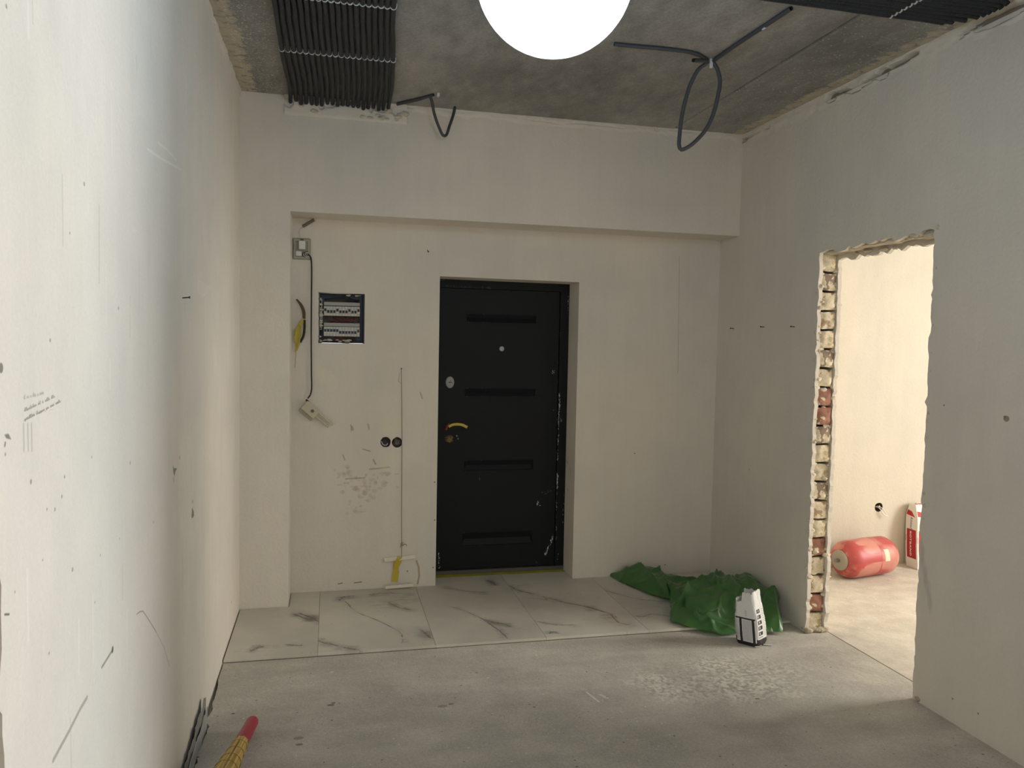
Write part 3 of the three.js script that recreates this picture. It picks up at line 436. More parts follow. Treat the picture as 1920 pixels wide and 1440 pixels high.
// ---------------------------------------------------------------- entrance door
{
  const g = thing('door_1', 'black steel entrance door with four pressed grooves and scraped edges', 'door', [0, 0, 0], undefined, 'structure');
  const z = ZD, q = (u, v) => { const p = at(u, v, 'z', z); return [p.x, p.y]; };
  const c = canvasOf(1024, 2048, (x, w, h) => {
    const s = strokes(x, w, h, 1.0, 2.05, 1.14, 0), r = rng(52);
    const chips = (u0, v0, u1, v1, n, spread, size, a) => { for (let i = 0; i < n; i++) { const t = r(), [a0, b0] = q(mix(u0, u1, t) + (r() - 0.5) * spread, mix(v0, v1, t) + (r() - 0.5) * spread); s.line([[a0, b0], [a0 + (r() - 0.5) * size * 2, b0 + (r() - 0.2) * size * 3]], size * (0.3 + r() * 0.7), `rgba(214,216,212,${Math.min(1, a * (0.6 + r() * 0.7))})`); } };
    chips(1038, 1008, 1023, 1042, 46, 3, 0.005, 1); chips(1018, 925, 1034, 924, 12, 6, 0.004, 0.45); chips(1007, 942, 1012, 948, 5, 5, 0.006, 0.9); chips(1039, 695, 1037, 701, 6, 3, 0.006, 0.9); chips(1036, 769, 1038, 770, 2, 2, 0.004, 0.5);
    chips(856, 816, 859, 824, 5, 2, 0.005, 0.8); chips(899, 900, 901, 901, 3, 3, 0.006, 0.25); chips(1007, 1055, 1008, 1058, 4, 4, 0.004, 0.5); chips(1050, 620, 1047, 720, 14, 1, 0.005, 0.45); chips(1049, 740, 1045, 865, 60, 1.5, 0.007, 0.6); chips(1045, 890, 1043, 960, 26, 1, 0.007, 0.75); chips(1043, 960, 1043, 1020, 10, 1.5, 0.004, 0.7);
    chips(1066, 555, 1064, 590, 14, 1, 0.004, 0.7); chips(1058, 900, 1055, 985, 9, 1, 0.004, 0.7); chips(1046, 1040, 1045, 1052, 5, 2, 0.004, 0.7); chips(1052, 785, 1052, 790, 5, 3, 0.006, 0.35); chips(835, 536, 925, 542, 40, 1, 0.005, 0.22); chips(826, 527, 835, 524, 6, 3, 0.006, 0.4); chips(975, 529, 1005, 530, 6, 1, 0.006, 0.5); chips(823, 1040, 824, 1066, 16, 1.5, 0.005, 0.8);
  }, (u, v) => tone([16, 19, 20], 1 + (fbm(u * 8, v * 16, 3, 3) - 0.5) * 0.25 + (vn(u * 300, v * 600, 4) - 0.5) * 0.12));
  const m = new THREE.MeshPhysicalMaterial({ map: texOf(c, true, 1.0, 2.05, 1.14, 0), roughness: 0.55, specularIntensity: 0.5 });
  const fr = 0.062, x0 = DX0 + 0.028, x1 = DX1 - fr - 0.004, y0 = 0.052, y1 = DH - 0.058;
  for (const b of [[DX0, DX0 + 0.025, 0.02, DH], [DX1 - fr, DX1, 0.02, DH], [DX0 + 0.025, DX1 - fr, DH - 0.055, DH]]) part('frame', box(b[0], b[1], b[2], b[3], z - 0.09, z), m, g, 'black steel door frame');
  const grooves = [[[876, 589], [1006, 606]], [[873, 729], [1004, 743]], [[871, 865], [1000, 880]], [[868, 1001], [998, 1019]]].map(([a, b]) => { const p = q(...a), e = q(...b); return [p[0], e[0], e[1], p[1]]; });
  const leaf = part('leaf', slab(rect(x0, x1, y0, y1), grooves.map(([a, b, c2, d]) => rect(a, b, c2, d)), 0.008, (a, b, d) => [a, b, z - 0.012 - d]), m, g, 'black steel door leaf');
  part('leaf_body', box(x0, x1, y0, y1, z - 0.075, z - 0.032), m, leaf);
  const trough = new THREE.Shape([[0, 0], [0.004, 0.0], [0.004, 0.004], [0, 0.004]].map((p) => new THREE.Vector2(...p)));
  for (const [a, b, c2, d] of grooves) {                            // two slopes that meet in a valley, with a raised bead
    const f = z - 0.02, deep = z - 0.0315, my = c2 + (d - c2) * 0.5, e = 0.012, P = [];
    const quad = (p, q2, r2, s2) => P.push(...p, ...q2, ...r2, ...p, ...r2, ...s2);
    quad([a, c2, f], [b, c2, f], [b - e, my, deep], [a + e, my, deep]); quad([b, d, f], [a, d, f], [a + e, my, deep], [b - e, my, deep]); quad([a, d, f], [a, c2, f], [a + e, my, deep], [a + e, my, deep]); quad([b, c2, f], [b, d, f], [b - e, my, deep], [b - e, my, deep]);
    const tg = new THREE.BufferGeometry(); tg.setAttribute('position', new THREE.Float32BufferAttribute(P, 3)); tg.setAttribute('uv', new THREE.Float32BufferAttribute(P.flatMap((v, i) => i % 3 === 0 ? [P[i], P[i + 1]] : []), 2)); tg.computeVertexNormals();
    part('groove', tg, m, leaf);
    const rimw = 0.006; for (const [u0, u1, v0, v1] of [[a - rimw, b + rimw, d, d + rimw], [a - rimw, b + rimw, c2 - rimw, c2]]) { const rb = rbox(u1 - u0, v1 - v0, 0.006, 0.002); rb.translate((u0 + u1) / 2, (v0 + v1) / 2, z - 0.0125); part('groove_rim', rb, m, leaf); }
  }
  const dot = (u, v, r, h, mat, name, sy = 1, label) => { const [a, b] = q(u, v), k = new THREE.LatheGeometry([[0, h], [r * 0.8, h], [r, h * 0.6], [r, 0]].map((p) => new THREE.Vector2(...p)), 28); k.rotateX(Math.PI / 2); k.scale(1, sy, 1); k.translate(a, b, z - 0.012); return part(name, k, mat, g, label); };
  dot(941.5, 654, 0.0165, 0.006, std(0xb4b2a8, 0.5), 'peephole_cover', 1, 'small pale round peephole cover');
  const es = dot(844, 717, 0.0285, 0.008, std(0x9b9d98, 0.4), 'lock_plate', 1.38, 'pale grey oval lock plate');
  { const [a, b] = q(844.5, 717); part('keyhole', box(a - 0.011, a + 0.011, b - 0.0025, b + 0.003, z - 0.0045, z - 0.0035), black, es); part('key_slot', box(a - 0.002, a + 0.002, b + 0.005, b + 0.013, z - 0.0045, z - 0.0035), std(0x8a7a40, 0.4), es); }
  // missing handle: hole, brass scraps, red tag and a yellow strap
  { const [a, b] = q(843, 823), r = rng(14);
    const hb = cyl(0.026, 0.026, 0.004, 20); hb.rotateX(Math.PI / 2); hb.translate(a, b, z - 0.011); const hp = part('handle_hole', hb, std(0x3b3430, 0.7), g);
    const brass = []; for (let i = 0; i < 12; i++) brass.push(tube([[a + (r() - 0.7) * 0.05, b + (r() - 0.5) * 0.045, z - 0.009], [a + (r() - 0.5) * 0.05, b + (r() - 0.5) * 0.045, z + 0.004], [a + (r() - 0.3) * 0.05, b + (r() - 0.6) * 0.04, z - 0.008]], 0.002, 10, 5));
    part('brass_scraps', brass, std(0xa58c4e, 0.45, { metalness: 0.4 }), hp);
    const rp = [[836, 806], [839, 797], [843, 793]].map((p) => [...q(...p), z + 0.004]); part('red_tag', tube([rp[0], rp[1]], 0.007, 6, 8), std(0xa02c35, 0.5), g, 'small red plastic tag'); part('red_tag', tube([rp[1], rp[2]], 0.004, 6, 8), std(0x8a3a35, 0.5), g);
    const arc = [[841, 800], [848, 796.5], [856, 795.5], [866, 796.5], [876, 801]].map((p) => new THREE.Vector3(...q(...p), z + 0.006)); const st = tube(arc, 0.0095, 24, 8); const p = st.attributes.position; for (let i = 0; i < p.count; i++) p.setZ(i, z + 0.004 + (p.getZ(i) - z - 0.006) * 0.35); st.computeVertexNormals(); part('yellow_strap', st, std(0xd2be52, 0.6), g, 'curved yellow plastic strap'); }
  part('sill', box(DX0, DX1, T + 0.001, 0.046, z - 0.09, z + 0.004), std(0x55534c, 0.5), g, 'worn grey metal door sill');
  const tp = new THREE.BoxGeometry(DX1 - DX0 - 0.01, 0.0012, 0.046, 30, 1, 2), pp = tp.attributes.position; for (let i = 0; i < pp.count; i++) pp.setY(i, pp.getY(i) + vn(pp.getX(i) * 9 + 4, 2, 1) * 0.004); tp.translate((DX0 + DX1) / 2, T + 0.001, z + 0.03); tp.computeVertexNormals(); part('yellow_tape', tp, std(0xaaa62c, 0.6), g, 'strip of yellow green tape along the sill');
  structure('wall_stairwell', box(DX0 - 0.3, DX1 + 0.3, -0.06, DH + 0.2, ZB - 0.42, ZB - 0.31), mPlain, 'plastered stairwell wall behind the entrance door', 'wall');
}
// ---------------------------------------------------------------- fuse box
{
  const [a0, a1, b0, b1] = PB, g = thing('fuse_box', 'open recessed fuse box with two rows of breakers', 'fuse box', [(a0 + a1) / 2, b0, ZB]);
  const cx = (a0 + a1) / 2, L = (x, y, z) => [x - cx, y - b0, z], w = (a1 - a0) / 2 - 0.003, h = b1 - b0 - 0.003, navy = std(0x252b3d, 0.5), r = rng(71);
  part('back_panel', box(-w, w, 0.003, h, -0.095, -0.09), std(0x6d6c66, 0.7), g);
  for (const s of [[-w, -w + 0.004, 0.003, h], [w - 0.004, w, 0.003, h], [-w, w, 0.003, 0.007], [-w, w, h - 0.004, h]]) part('casing', box(s[0], s[1], s[2], s[3], -0.09, 0.001), navy, g, 'dark blue plastic casing');
  part('inner_frame', slab(rect(-w + 0.004, w - 0.004, 0.007, h - 0.004), [rect(-w + 0.03, w - 0.026, 0.045, h - 0.03)], 0.004, (x, y, d) => [x, y, -0.05 - d]), navy, g, 'dark blue mounting frame');
  const y = (v) => at(640, v, 'z', ZB).y - b0, X = (u) => at(u, 590, 'z', ZB).x - cx;
  const bw = (X(675) - X(607)) / 12, body = rbox(bw - 0.0006, 0.058, 0.05, 0.002), nose = rbox(bw - 0.0006, 0.03, 0.014, 0.002), tog = rbox(bw * 0.62, 0.016, 0.014, 0.002), cream = std(0xd6d3c8, 0.5), blue = std(0x23284a, 0.5);
  for (const [row, v0, v1] of [[0, 566, 592], [1, 605, 630]]) {
    const yc = (y(v0) + y(v1)) / 2, x0 = X(607) + (row ? 0 : 0);
    part('rail', box(x0 - 0.006, x0 + bw * 12 + 0.006, yc - 0.018, yc + 0.018, -0.088, -0.078), steel, g, 'metal mounting rail');
    for (let k = 0; k < 12; k++) {
      const b = part('breaker', body, cream, g); b.position.set(x0 + bw * (k + 0.5), yc - 0.014, -0.05);
      const n = part('breaker_face', nose, cream, b); n.position.set(0, 0.0, 0.03);
      const up = row ? k < 5 || k === 11 : k % 4 === 0 || k === 11, t = part('toggle', tog, row ? blue : black, b); t.position.set(0, up ? 0.006 : -0.004, 0.04);
    }
    part('label_strip', rbox(bw * 12, 0.022, 0.006, 0.002).translate(x0 + bw * 6, y(v0) - 0.012, -0.03), std(0xaaa89e, 0.5), g, 'grey label strip');
  }
  const red = std(0x6e3328, 0.5), dark = std(0x20222c, 0.5);
  for (let i = 0; i < 14; i++) { const a = X(613 + i * 4.6), b = X(606 + r() * 70); part('wire', tube([[a, y(592), -0.05], [a + (r() - 0.5) * 0.02, y(597), -0.03 + r() * 0.01], [(a + b) / 2, y(600 + r() * 3), -0.03], [b, y(606), -0.055]], 0.0022, 14, 5), i % 4 === 3 ? dark : red, g); }
  for (let i = 0; i < 5; i++) part('wire', tube([[X(603 + i * 2), y(563 - i), -0.06], [X(622 + i * 6), y(558 + r() * 6), -0.04], [X(650), y(557 + i * 1.5), -0.04], [X(672), y(561 + r() * 6), -0.06]], 0.0028, 18, 5), dark, g);
  for (let i = 0; i < 12; i++) part('wire', tube([[X(608 + i * 5.6), y(630), -0.05], [X(606 + r() * 66), y(633 + r() * 3), -0.035], [X(604 + r() * 72), y(638 + r() * 4), -0.03], [X(606 + r() * 70), y(642), -0.05]], 0.0028, 16, 5), i % 3 ? std(0x46302a, 0.6) : red, g);
  for (let i = 0; i < 4; i++) part('wire', tube([[X(604), y(634 - i * 8), -0.06], [X(600 + i), y(610 - i * 10), -0.035], [X(603), y(580 - i * 6), -0.05]], 0.003, 14, 5), i % 2 ? white : dark, g);
  const rag = []; for (let i = 0; i < 40; i++) { const side = r(), l = lump(0.004 + r() * 0.006, 1.8, 0.7, 0.8, i + 300, 0.5, 1); l.translate(side < 0.45 ? mix(-w, w, r()) : -w + r() * 0.012, side < 0.3 ? 0.008 + r() * 0.012 : side < 0.45 ? h - r() * 0.01 : mix(0, h, r()), -0.006 - r() * 0.02); rag.push(l); }
  part('plaster_splashes', rag, mPlasterRaw, g).userData.kind = 'stuff';
  const lip = tube([[-w - 0.006, h + 0.006, 0.002], [-w * 0.4, h + 0.002, 0.003], [w * 0.4, h + 0.003, 0.002]], 0.003, 24, 6); part('plaster_lip', lip, mPlasterRaw, g);
}
// ---------------------------------------------------------------- small fittings on the entrance wall
const wallPt = (u, v, off = 0) => { const p = at(u, v, 'z', ZB + off); return p; };
function local(g, list) { return list.map((p) => p.clone().sub(g.position)); }
{
  const o = wallPt(566, 467), g = thing('junction_box', 'small off-white cable junction box with a stub antenna beside the pier', 'junction box', [o.x, o.y, ZB]), cream = std(0xb9b5a6, 0.6);
  part('back_plate', rbox(0.104, 0.128, 0.012, 0.004).translate(0, 0, 0.006), std(0xa19b8a, 0.7), g); part('raised_rim', slab(rect(-0.045, 0.045, -0.056, 0.056), [rect(-0.038, 0.038, -0.048, 0.048)], 0.006, (a, b, d) => [a, b, 0.012 + d]), cream, g);
  part('adapter', rbox(0.038, 0.05, 0.03, 0.004).translate(0.002, 0.02, 0.03), white, g, 'white square adapter'); part('connector', rbox(0.018, 0.018, 0.012, 0.002).translate(0.001, 0.052, 0.024), std(0x6f6a5f, 0.5), g);
  part('splice_tray', rbox(0.036, 0.03, 0.014, 0.006).translate(-0.018, -0.03, 0.02), white, g); part('slot', box(-0.047, -0.044, -0.004, 0.03, 0.0121, 0.0128), black, g);
  const r = rng(3); for (let i = 0; i < 4; i++) part('fibre_loop', new THREE.TorusGeometry(0.009 + r() * 0.006, 0.0016, 6, 18).translate(0.018 + i * 0.006, -0.03 + (r() - 0.5) * 0.012, 0.022 + i * 0.003), i % 2 ? white : black, g);
  part('thin_wire', tube(local(g, [wallPt(564, 449, 0.02), wallPt(561, 438, 0.02), wallPt(562, 430, 0.02), wallPt(567, 427, 0.02)]), 0.0016, 20, 6), cream, g);
  const a = wallPt(568, 424.5, 0.02), b = wallPt(589, 412, 0.035), d = b.clone().sub(a), cy = cyl(0.0095, 0.0095, d.length(), 16); cy.applyQuaternion(new THREE.Quaternion().setFromUnitVectors(new THREE.Vector3(0, 1, 0), d.clone().normalize())); const mid = a.clone().add(b).multiplyScalar(0.5).sub(g.position); cy.translate(mid.x, mid.y, mid.z); part('stub_antenna', cy, std(0x726858, 0.6), g, 'short grey brown stub antenna');
  part('wall_anchor', tube(local(g, [wallPt(549, 404.5, 0.004), wallPt(556, 405, 0.006), wallPt(564, 407, 0.008)]), 0.002, 10, 5), std(0x5d5240, 0.7), g);
}
{
  const pts = [[578, 477], [582, 481], [584, 492], [584, 560], [583.6, 640], [584, 700], [584.2, 730], [582, 740], [577, 747]].map(([u, v], i) => wallPt(u, v, i < 2 ? 0.03 : 0.012));
  solid('hanging_cable', tube(pts, 0.0042, 80, 8), black, 'thin black cable hanging down the wall from the junction box', 'cable');
  const o = wallPt(582, 768, 0.012), g = thing('cable_box', 'off-white plastic box with two prongs at the end of the black cable', 'cable box', [o.x, o.y, ZB]), cream = std(0xc9c0a6, 0.6), turn = new THREE.Group(); g.rotation.z = -0.74;
  part('body', rbox(0.1, 0.062, 0.034, 0.005).translate(0, 0, 0.022), cream, g); part('side_flange', rbox(0.1, 0.02, 0.016, 0.004).translate(0, -0.04, 0.012), std(0xb3a98d, 0.6), g);
  part('prong', rbox(0.13, 0.013, 0.016, 0.005).translate(0.098, 0.022, 0.024), cream, g); part('prong', rbox(0.125, 0.013, 0.016, 0.005).translate(0.09, -0.006, 0.02), cream, g); part('socket', cyl(0.01, 0.01, 0.004, 16).rotateX(Math.PI / 2).translate(0.014, 0.004, 0.04), std(0x6d634c, 0.6), g);
  part('plug', rbox(0.022, 0.012, 0.012, 0.003).translate(-0.05, 0.028, 0.022), black, g);
}
{
  const o = wallPt(563, 600), g = thing('taped_cable', 'brown cable stub wrapped in yellow tape beside the pier', 'cable', [o.x, o.y, ZB]);
  const br = std(0x5b4a35, 0.6);
  part('cable', tube(local(g, [wallPt(556, 561, 0.035), wallPt(563, 571, 0.035), wallPt(568, 583, 0.03), wallPt(569.5, 597, 0.025)]), 0.006, 24, 8), br, g); part('cable', tube(local(g, [wallPt(558, 563, 0.03), wallPt(566, 572, 0.032), wallPt(571, 584, 0.028), wallPt(571.5, 598, 0.022)]), 0.005, 24, 8), br, g);
  part('cable', tube(local(g, [wallPt(571, 600, 0.02), wallPt(571, 615, 0.016), wallPt(569, 630, 0.014), wallPt(563, 642, 0.01)]), 0.007, 20, 8), std(0x2a241c, 0.6), g);
  const shp = new THREE.Shape(); [[567, 598], [572, 600], [565, 612], [564, 625], [562, 645], [557, 657], [553, 660], [555, 645], [552, 634], [553, 618], [560, 608]].forEach(([u, v], i) => { const p = wallPt(u, v).sub(g.position); i ? shp.lineTo(p.x, p.y) : shp.moveTo(p.x, p.y); });
  const tg = new THREE.ExtrudeGeometry(shp, { depth: 0.003, bevelEnabled: true, bevelSize: 0.002, bevelThickness: 0.002, bevelSegments: 2 }); tg.translate(0, 0, 0.018); const p = tg.attributes.position; for (let i = 0; i < p.count; i++) p.setZ(i, p.getZ(i) + (fbm(p.getX(i) * 40 + 5, p.getY(i) * 25 + 5, 2, 2) - 0.4) * 0.02); tg.computeVertexNormals();
  part('yellow_tape', tg, std(0xb5a53c, 0.55), g, 'crumpled yellow tape');
  part('loose_thread', tube(local(g, [wallPt(555, 660, 0.018), wallPt(554, 675, 0.012), wallPt(552.5, 690, 0.008)]), 0.0015, 14, 5), std(0x9a8d66, 0.8), g);
}
SO.forEach((p, k) => {
  const g = thing('socket_cup', k ? 'round socket cup packed with plaster in the wall beside the string' : 'round socket cup with a loose white wire beside the other cup', 'socket cup', [p.x, p.y, ZB]), r = rng(90 + k);
  const cup = new THREE.LatheGeometry([[0, -0.045], [0.029, -0.045], [0.0325, -0.001], [0.0305, -0.001], [0.027, -0.04], [0, -0.04]].map((q) => new THREE.Vector2(...q)), 24); cup.rotateX(Math.PI / 2); part('cup', cup, std(0x554c4c, 0.65), g, 'dark plastic cup');
  if (k) { const l = lump(0.024, 1, 1, 0.5, 44, 0.35, 2); l.translate(0, -0.002, -0.026); part('plaster_plug', l, std(0x6a5f58, 0.9), g); for (let i = 0; i < 4; i++) part('wire', tube([[-0.02 + r() * 0.02, (r() - 0.5) * 0.03, -0.014], [(r() - 0.5) * 0.02, (r() - 0.5) * 0.03, -0.006], [0.01 + r() * 0.012, (r() - 0.5) * 0.03, -0.014]], 0.0018, 10, 5), std(0x8a7f78, 0.6), g); }
  else part('wire', tube([[-0.026, 0.004, -0.01], [-0.014, -0.016, -0.004], [0.004, -0.02, -0.006], [0.014, -0.01, -0.016]], 0.0028, 16, 6), white, g, 'loose white wire');
});
// plumb string, battens and tape
{
  const a = wallPt(752.5, 691, 0.012), b = wallPt(753, 1043, 0.014), g = thing('plumb_string', 'thin string hanging from a nail down to the taped batten', 'string', [a.x, a.y, ZB]);
  part('nail', cyl(0.0022, 0.0022, 0.03, 8).rotateX(Math.PI / 2).translate(0, 0, 0.008), rust, g); part('nail_head', cyl(0.004, 0.004, 0.002, 10).rotateX(Math.PI / 2).translate(0, 0, 0.023), rust, g);
  part('string', tube(local(g, [a, wallPt(753.5, 800, 0.008), wallPt(753, 950, 0.01), b]), 0.0016, 30, 5), std(0x6e6250, 0.8), g);
  part('knot', tube(local(g, [wallPt(751, 1027, 0.012), wallPt(752, 1019, 0.014), wallPt(756, 1017, 0.014), wallPt(753, 1024, 0.012), wallPt(760, 1020, 0.012), wallPt(763, 1024, 0.01)]), 0.0014, 30, 5), std(0x6e6250, 0.8), g);
  const stick = (name, label, u0, v0, u1, v1, th, off, mat) => { const p = wallPt(u0, v0, off), q = wallPt(u1, v1, off), d = q.clone().sub(p), k = rbox(d.length(), th, 0.018, 0.004, 2); const pp = k.attributes.position; for (let i = 0; i < pp.count; i++) pp.setY(i, pp.getY(i) + (fbm(pp.getX(i) * 30 + 3, 2, 2, 3) - 0.5) * 0.004); k.rotateZ(Math.atan2(d.y, d.x)); const s = solid(name, k, mat, label, 'batten'); s.position.copy(p).add(q).multiplyScalar(0.5); return s; };
  stick('batten', 'short pale batten held on the wall by yellow tape', 720, 1050.5, 779, 1043.5, 0.024, 0.0105, std(0xebe2d2, 0.7));
  const low = stick('batten', 'short pale batten lying at the foot of the entrance wall', 722, 1106, 775, 1101, 0.02, 0.03, std(0xeae2d0, 0.7)); low.position.y = T + 0.0115 + 0.0045;
  const shp = new THREE.Shape(); [[746, 1043], [754, 1043], [752.5, 1056], [747.5, 1066], [748.5, 1074], [746, 1093], [734, 1092], [737, 1070], [738, 1058], [741, 1052]].forEach(([u, v], i) => { const p = wallPt(u, v, 0.02); i ? shp.lineTo(p.x, p.y) : shp.moveTo(p.x, p.y); });
  const tg = new THREE.ExtrudeGeometry(shp, { depth: 0.0012, bevelEnabled: false, curveSegments: 4 }), p = tg.attributes.position; for (let i = 0; i < p.count; i++) { const yy = p.getY(i), top = wallPt(746, 1052, 0.02).y; p.setZ(i, p.getZ(i) + (yy > top - 0.012 ? 0.0215 : 0.004 + vn(p.getX(i) * 50, yy * 50, 2) * 0.004)); } tg.computeVertexNormals(); tg.translate(0, 0, ZB);
  solid('adhesive_tape', tg, std(0xc9b43f, 0.55), 'torn yellow tape hanging from the upper batten', 'tape');
}
// nails
function nail(p, dir, len, label, group) {
  const g = thing('nail', label, 'nail', [p.x, p.y, p.z], group), q = new THREE.Quaternion().setFromUnitVectors(new THREE.Vector3(0, 1, 0), new THREE.Vector3(...dir).normalize());
  part('shank', cyl(0.0022, 0.0022, len, 8).translate(0, len / 2 - 0.004, 0).applyQuaternion(q), rust, g); part('head', cyl(0.0045, 0.0045, 0.002, 12).translate(0, len - 0.003, 0).applyQuaternion(q), rust, g);
}
nail(at(342, 558.5, 'x', 0), [1, 0.1, 0.1], 0.027, 'rusty nail sticking out of the left wall');
for (const [u, v, n] of [[1376, 616, 'third'], [1433, 613, 'second'], [1490, 612.5, 'first']]) nail(at(u, v, 'x', W), [-1, 0.02, 0.1], 0.03, `rusty nail in the right wall, ${n} from the rough doorway`, 'nails in the right wall');
nail(wallPt(801.5, 469), [0.1, -0.5, 1], 0.03, 'small nail in the entrance wall above the door');

// ---------------------------------------------------------------- conduits and cables on the ceiling
const ORD = ['first', 'second', 'third', 'fourth', 'fifth', 'sixth', 'seventh', 'eighth', 'ninth', 'tenth', 'eleventh', 'twelfth', 'thirteenth', 'fourteenth', 'fifteenth', 'sixteenth', 'seventeenth', 'eighteenth', 'nineteenth', 'twentieth'];
const ribTex = texOf(canvasOf(64, 64, null, (u, v) => { const g = 128 + 110 * Math.sin(u * Math.PI * 2); return [g, g, g]; }), false, 1, 1);
const mPipe = new THREE.MeshStandardMaterial({ color: 0x2a2d31, roughness: 0.55, bumpMap: (() => { const t = ribTex.clone(); t.repeat.set(340, 1); return t; })(), bumpScale: 0.0025 });
const mClip = std(0xd9dad8, 0.5);
function clipGeo(r) { const a = new THREE.TorusGeometry(r + 0.0012, 0.0022, 6, 14, Math.PI); a.rotateZ(Math.PI); a.scale(1, 1, 2.2); const b = rbox(0.005, r + 0.003, 0.01, 0.001).translate(-r - 0.0012, (r + 0.003) / 2 - 0.001, 0), c = b.clone().translate(2 * r + 0.0024, 0, 0), k = cyl(0.0028, 0.0028, 0.006, 8).translate(r * 0.6, -r * 0.9, 0.004); return join([a, b, c, k]); }
{
  const N = 20, R = 0.0108, clip = clipGeo(R), y = H - R - 0.004, rows = [at(640, 107, 'y', H - 0.025).z, at(640, 6, 'y', H - 0.025).z, 1.35];
  const gapAt = (z) => z < -0.05 ? mix(0.0288, 0.0277, clamp((z + 0.73) / 0.68)) : mix(0.0277, 0.0248, clamp((z + 0.05) / 0.65)), sway = (z) => (fbm(z * 2.4 + 4, 7, 2, 3) - 0.5) * 0.016;
  for (let k = 0; k < N; k++) {
    const r = rng(500 + k), X = (z) => 0.274 + k * gapAt(z) + sway(z), g = thing('conduit', `dark corrugated conduit, ${ORD[k]} from the left wall in the clipped ceiling bundle`, 'conduit', [X(ZP), y, ZP], 'conduits of the ceiling bundle along the left wall'), x0 = X(ZP);
    const pts = [[X(ZP) - x0 + (r() - 0.5) * 0.003, -0.012 - r() * 0.02, 0.012 + r() * 0.012], [X(ZP + 0.1) - x0, -0.003, 0.1]]; for (let z = 0.24; z < 2.95; z += 0.13) pts.push([X(z + ZP) - x0 + (r() - 0.5) * 0.0026, -r() * 0.003, z]);
    part('pipe', tube(pts, R, 160, 9), mPipe, g);
    for (const z of rows) { const c = part('clip', clip, mClip, g, 'white saddle clip'); c.position.set(X(z) - x0, 0, z - ZP); }
  }
  const M = 9; for (let k = 0; k < M; k++) {
    const z = 1.118 + k * 0.0275, r = rng(700 + k), x1 = 3.07 - (k < 4 ? 0.03 * r() + (3 - k) * 0.035 : 0.01), g = thing('conduit', `dark corrugated conduit, ${ORD[k]} from the beam in the bundle crossing to the right wall`, 'conduit', [1.65, y, z], 'conduits of the crossing ceiling bundle');
    const pts = []; for (let x = 0; x < x1 - 1.65; x += 0.2) pts.push([x, -r() * 0.003, (r() - 0.5) * 0.002]); pts.push([x1 - 1.65, -0.004 - r() * 0.01, (r() - 0.5) * 0.002]);
    part('pipe', tube(pts, R, 90, 9), mPipe, g);
    for (const x of [0.35, 1.06]) { const c = part('clip', clip, mClip, g, 'white saddle clip'); c.rotation.y = Math.PI / 2; c.position.set(x, 0, 0); }
  }
}
{
  const g1 = thing('hanging_cable', 'dark cable hanging in a short loop from the ceiling in front of the beam', 'cable', [1.1, H, -0.55]);
  const m = std(0x45484d, 0.55), A = (u, v, z) => at(u, v, 'z', z);
  part('cable', tube(local(g1, [A(806, 168, -0.5).setY(H - 0.008), A(809, 188, -0.52), A(814, 212, -0.55), A(822, 236, -0.58), A(831, 254, -0.6), A(836, 254, -0.61), A(843, 236, -0.63), A(850, 215, -0.65), A(853, 201, -0.67)]), 0.0085, 60, 8), m, g1);
  for (const o of [0, 1]) part('cable_run', tube(local(g1, [new THREE.Vector3(1.05, H - 0.008, -0.47), new THREE.Vector3(0.98, H - 0.008, -0.56 - o * 0.02), new THREE.Vector3(0.87, H - 0.008, -0.69 - o * 0.015)]), 0.0075, 20, 8), m, g1);
  part('clip', rbox(0.014, 0.02, 0.024, 0.003).translate(1.075 - 1.1, -0.009, -0.46 + 0.55), mClip, g1, 'white cable clip');
  const g2 = thing('hanging_cable', 'dark cable hanging in a long narrow loop from the ceiling', 'cable', [2.264, H, 0.42]);
  const pts = [[1300, 113, 0.5], [1326, 117, 0.44], [1310, 130, 0.42], [1296, 155, 0.4], [1286, 185, 0.39], [1279, 215, 0.38], [1274.5, 250, 0.38], [1273.5, 274, 0.385], [1277, 280.5, 0.39], [1288, 277, 0.4], [1304, 265, 0.41], [1324, 242, 0.42], [1338, 212, 0.43], [1346, 180, 0.44], [1350, 152, 0.44], [1345, 130, 0.44], [1337, 116, 0.43]].map(([u, v, z]) => { const p = A(u, v, z); p.y = Math.min(p.y, H - 0.01); return p; });
  part('cable', tube(local(g2, pts), 0.0095, 110, 8), m, g2);
  part('cable_run', tube(local(g2, [pts[16].clone().setY(H - 0.009), new THREE.Vector3(2.28, H - 0.009, 0.6), new THREE.Vector3(2.3, H - 0.009, 1.05)]), 0.0095, 24, 8), m, g2);
  part('cable_run', tube(local(g2, [new THREE.Vector3(1.75, H - 0.009, 0.5), pts[0].clone().setY(H - 0.009), pts[1].clone().setY(H - 0.009)]), 0.0095, 24, 8), m, g2);
  part('clip', rbox(0.016, 0.05, 0.01, 0.003).translate(0.004, -0.018, 0.012), mClip, g2, 'white hook clip');
  part('clip', rbox(0.01, 0.022, 0.024, 0.003).translate(0.028, -0.01, 0.44), mClip, g2, 'white cable clip');
}
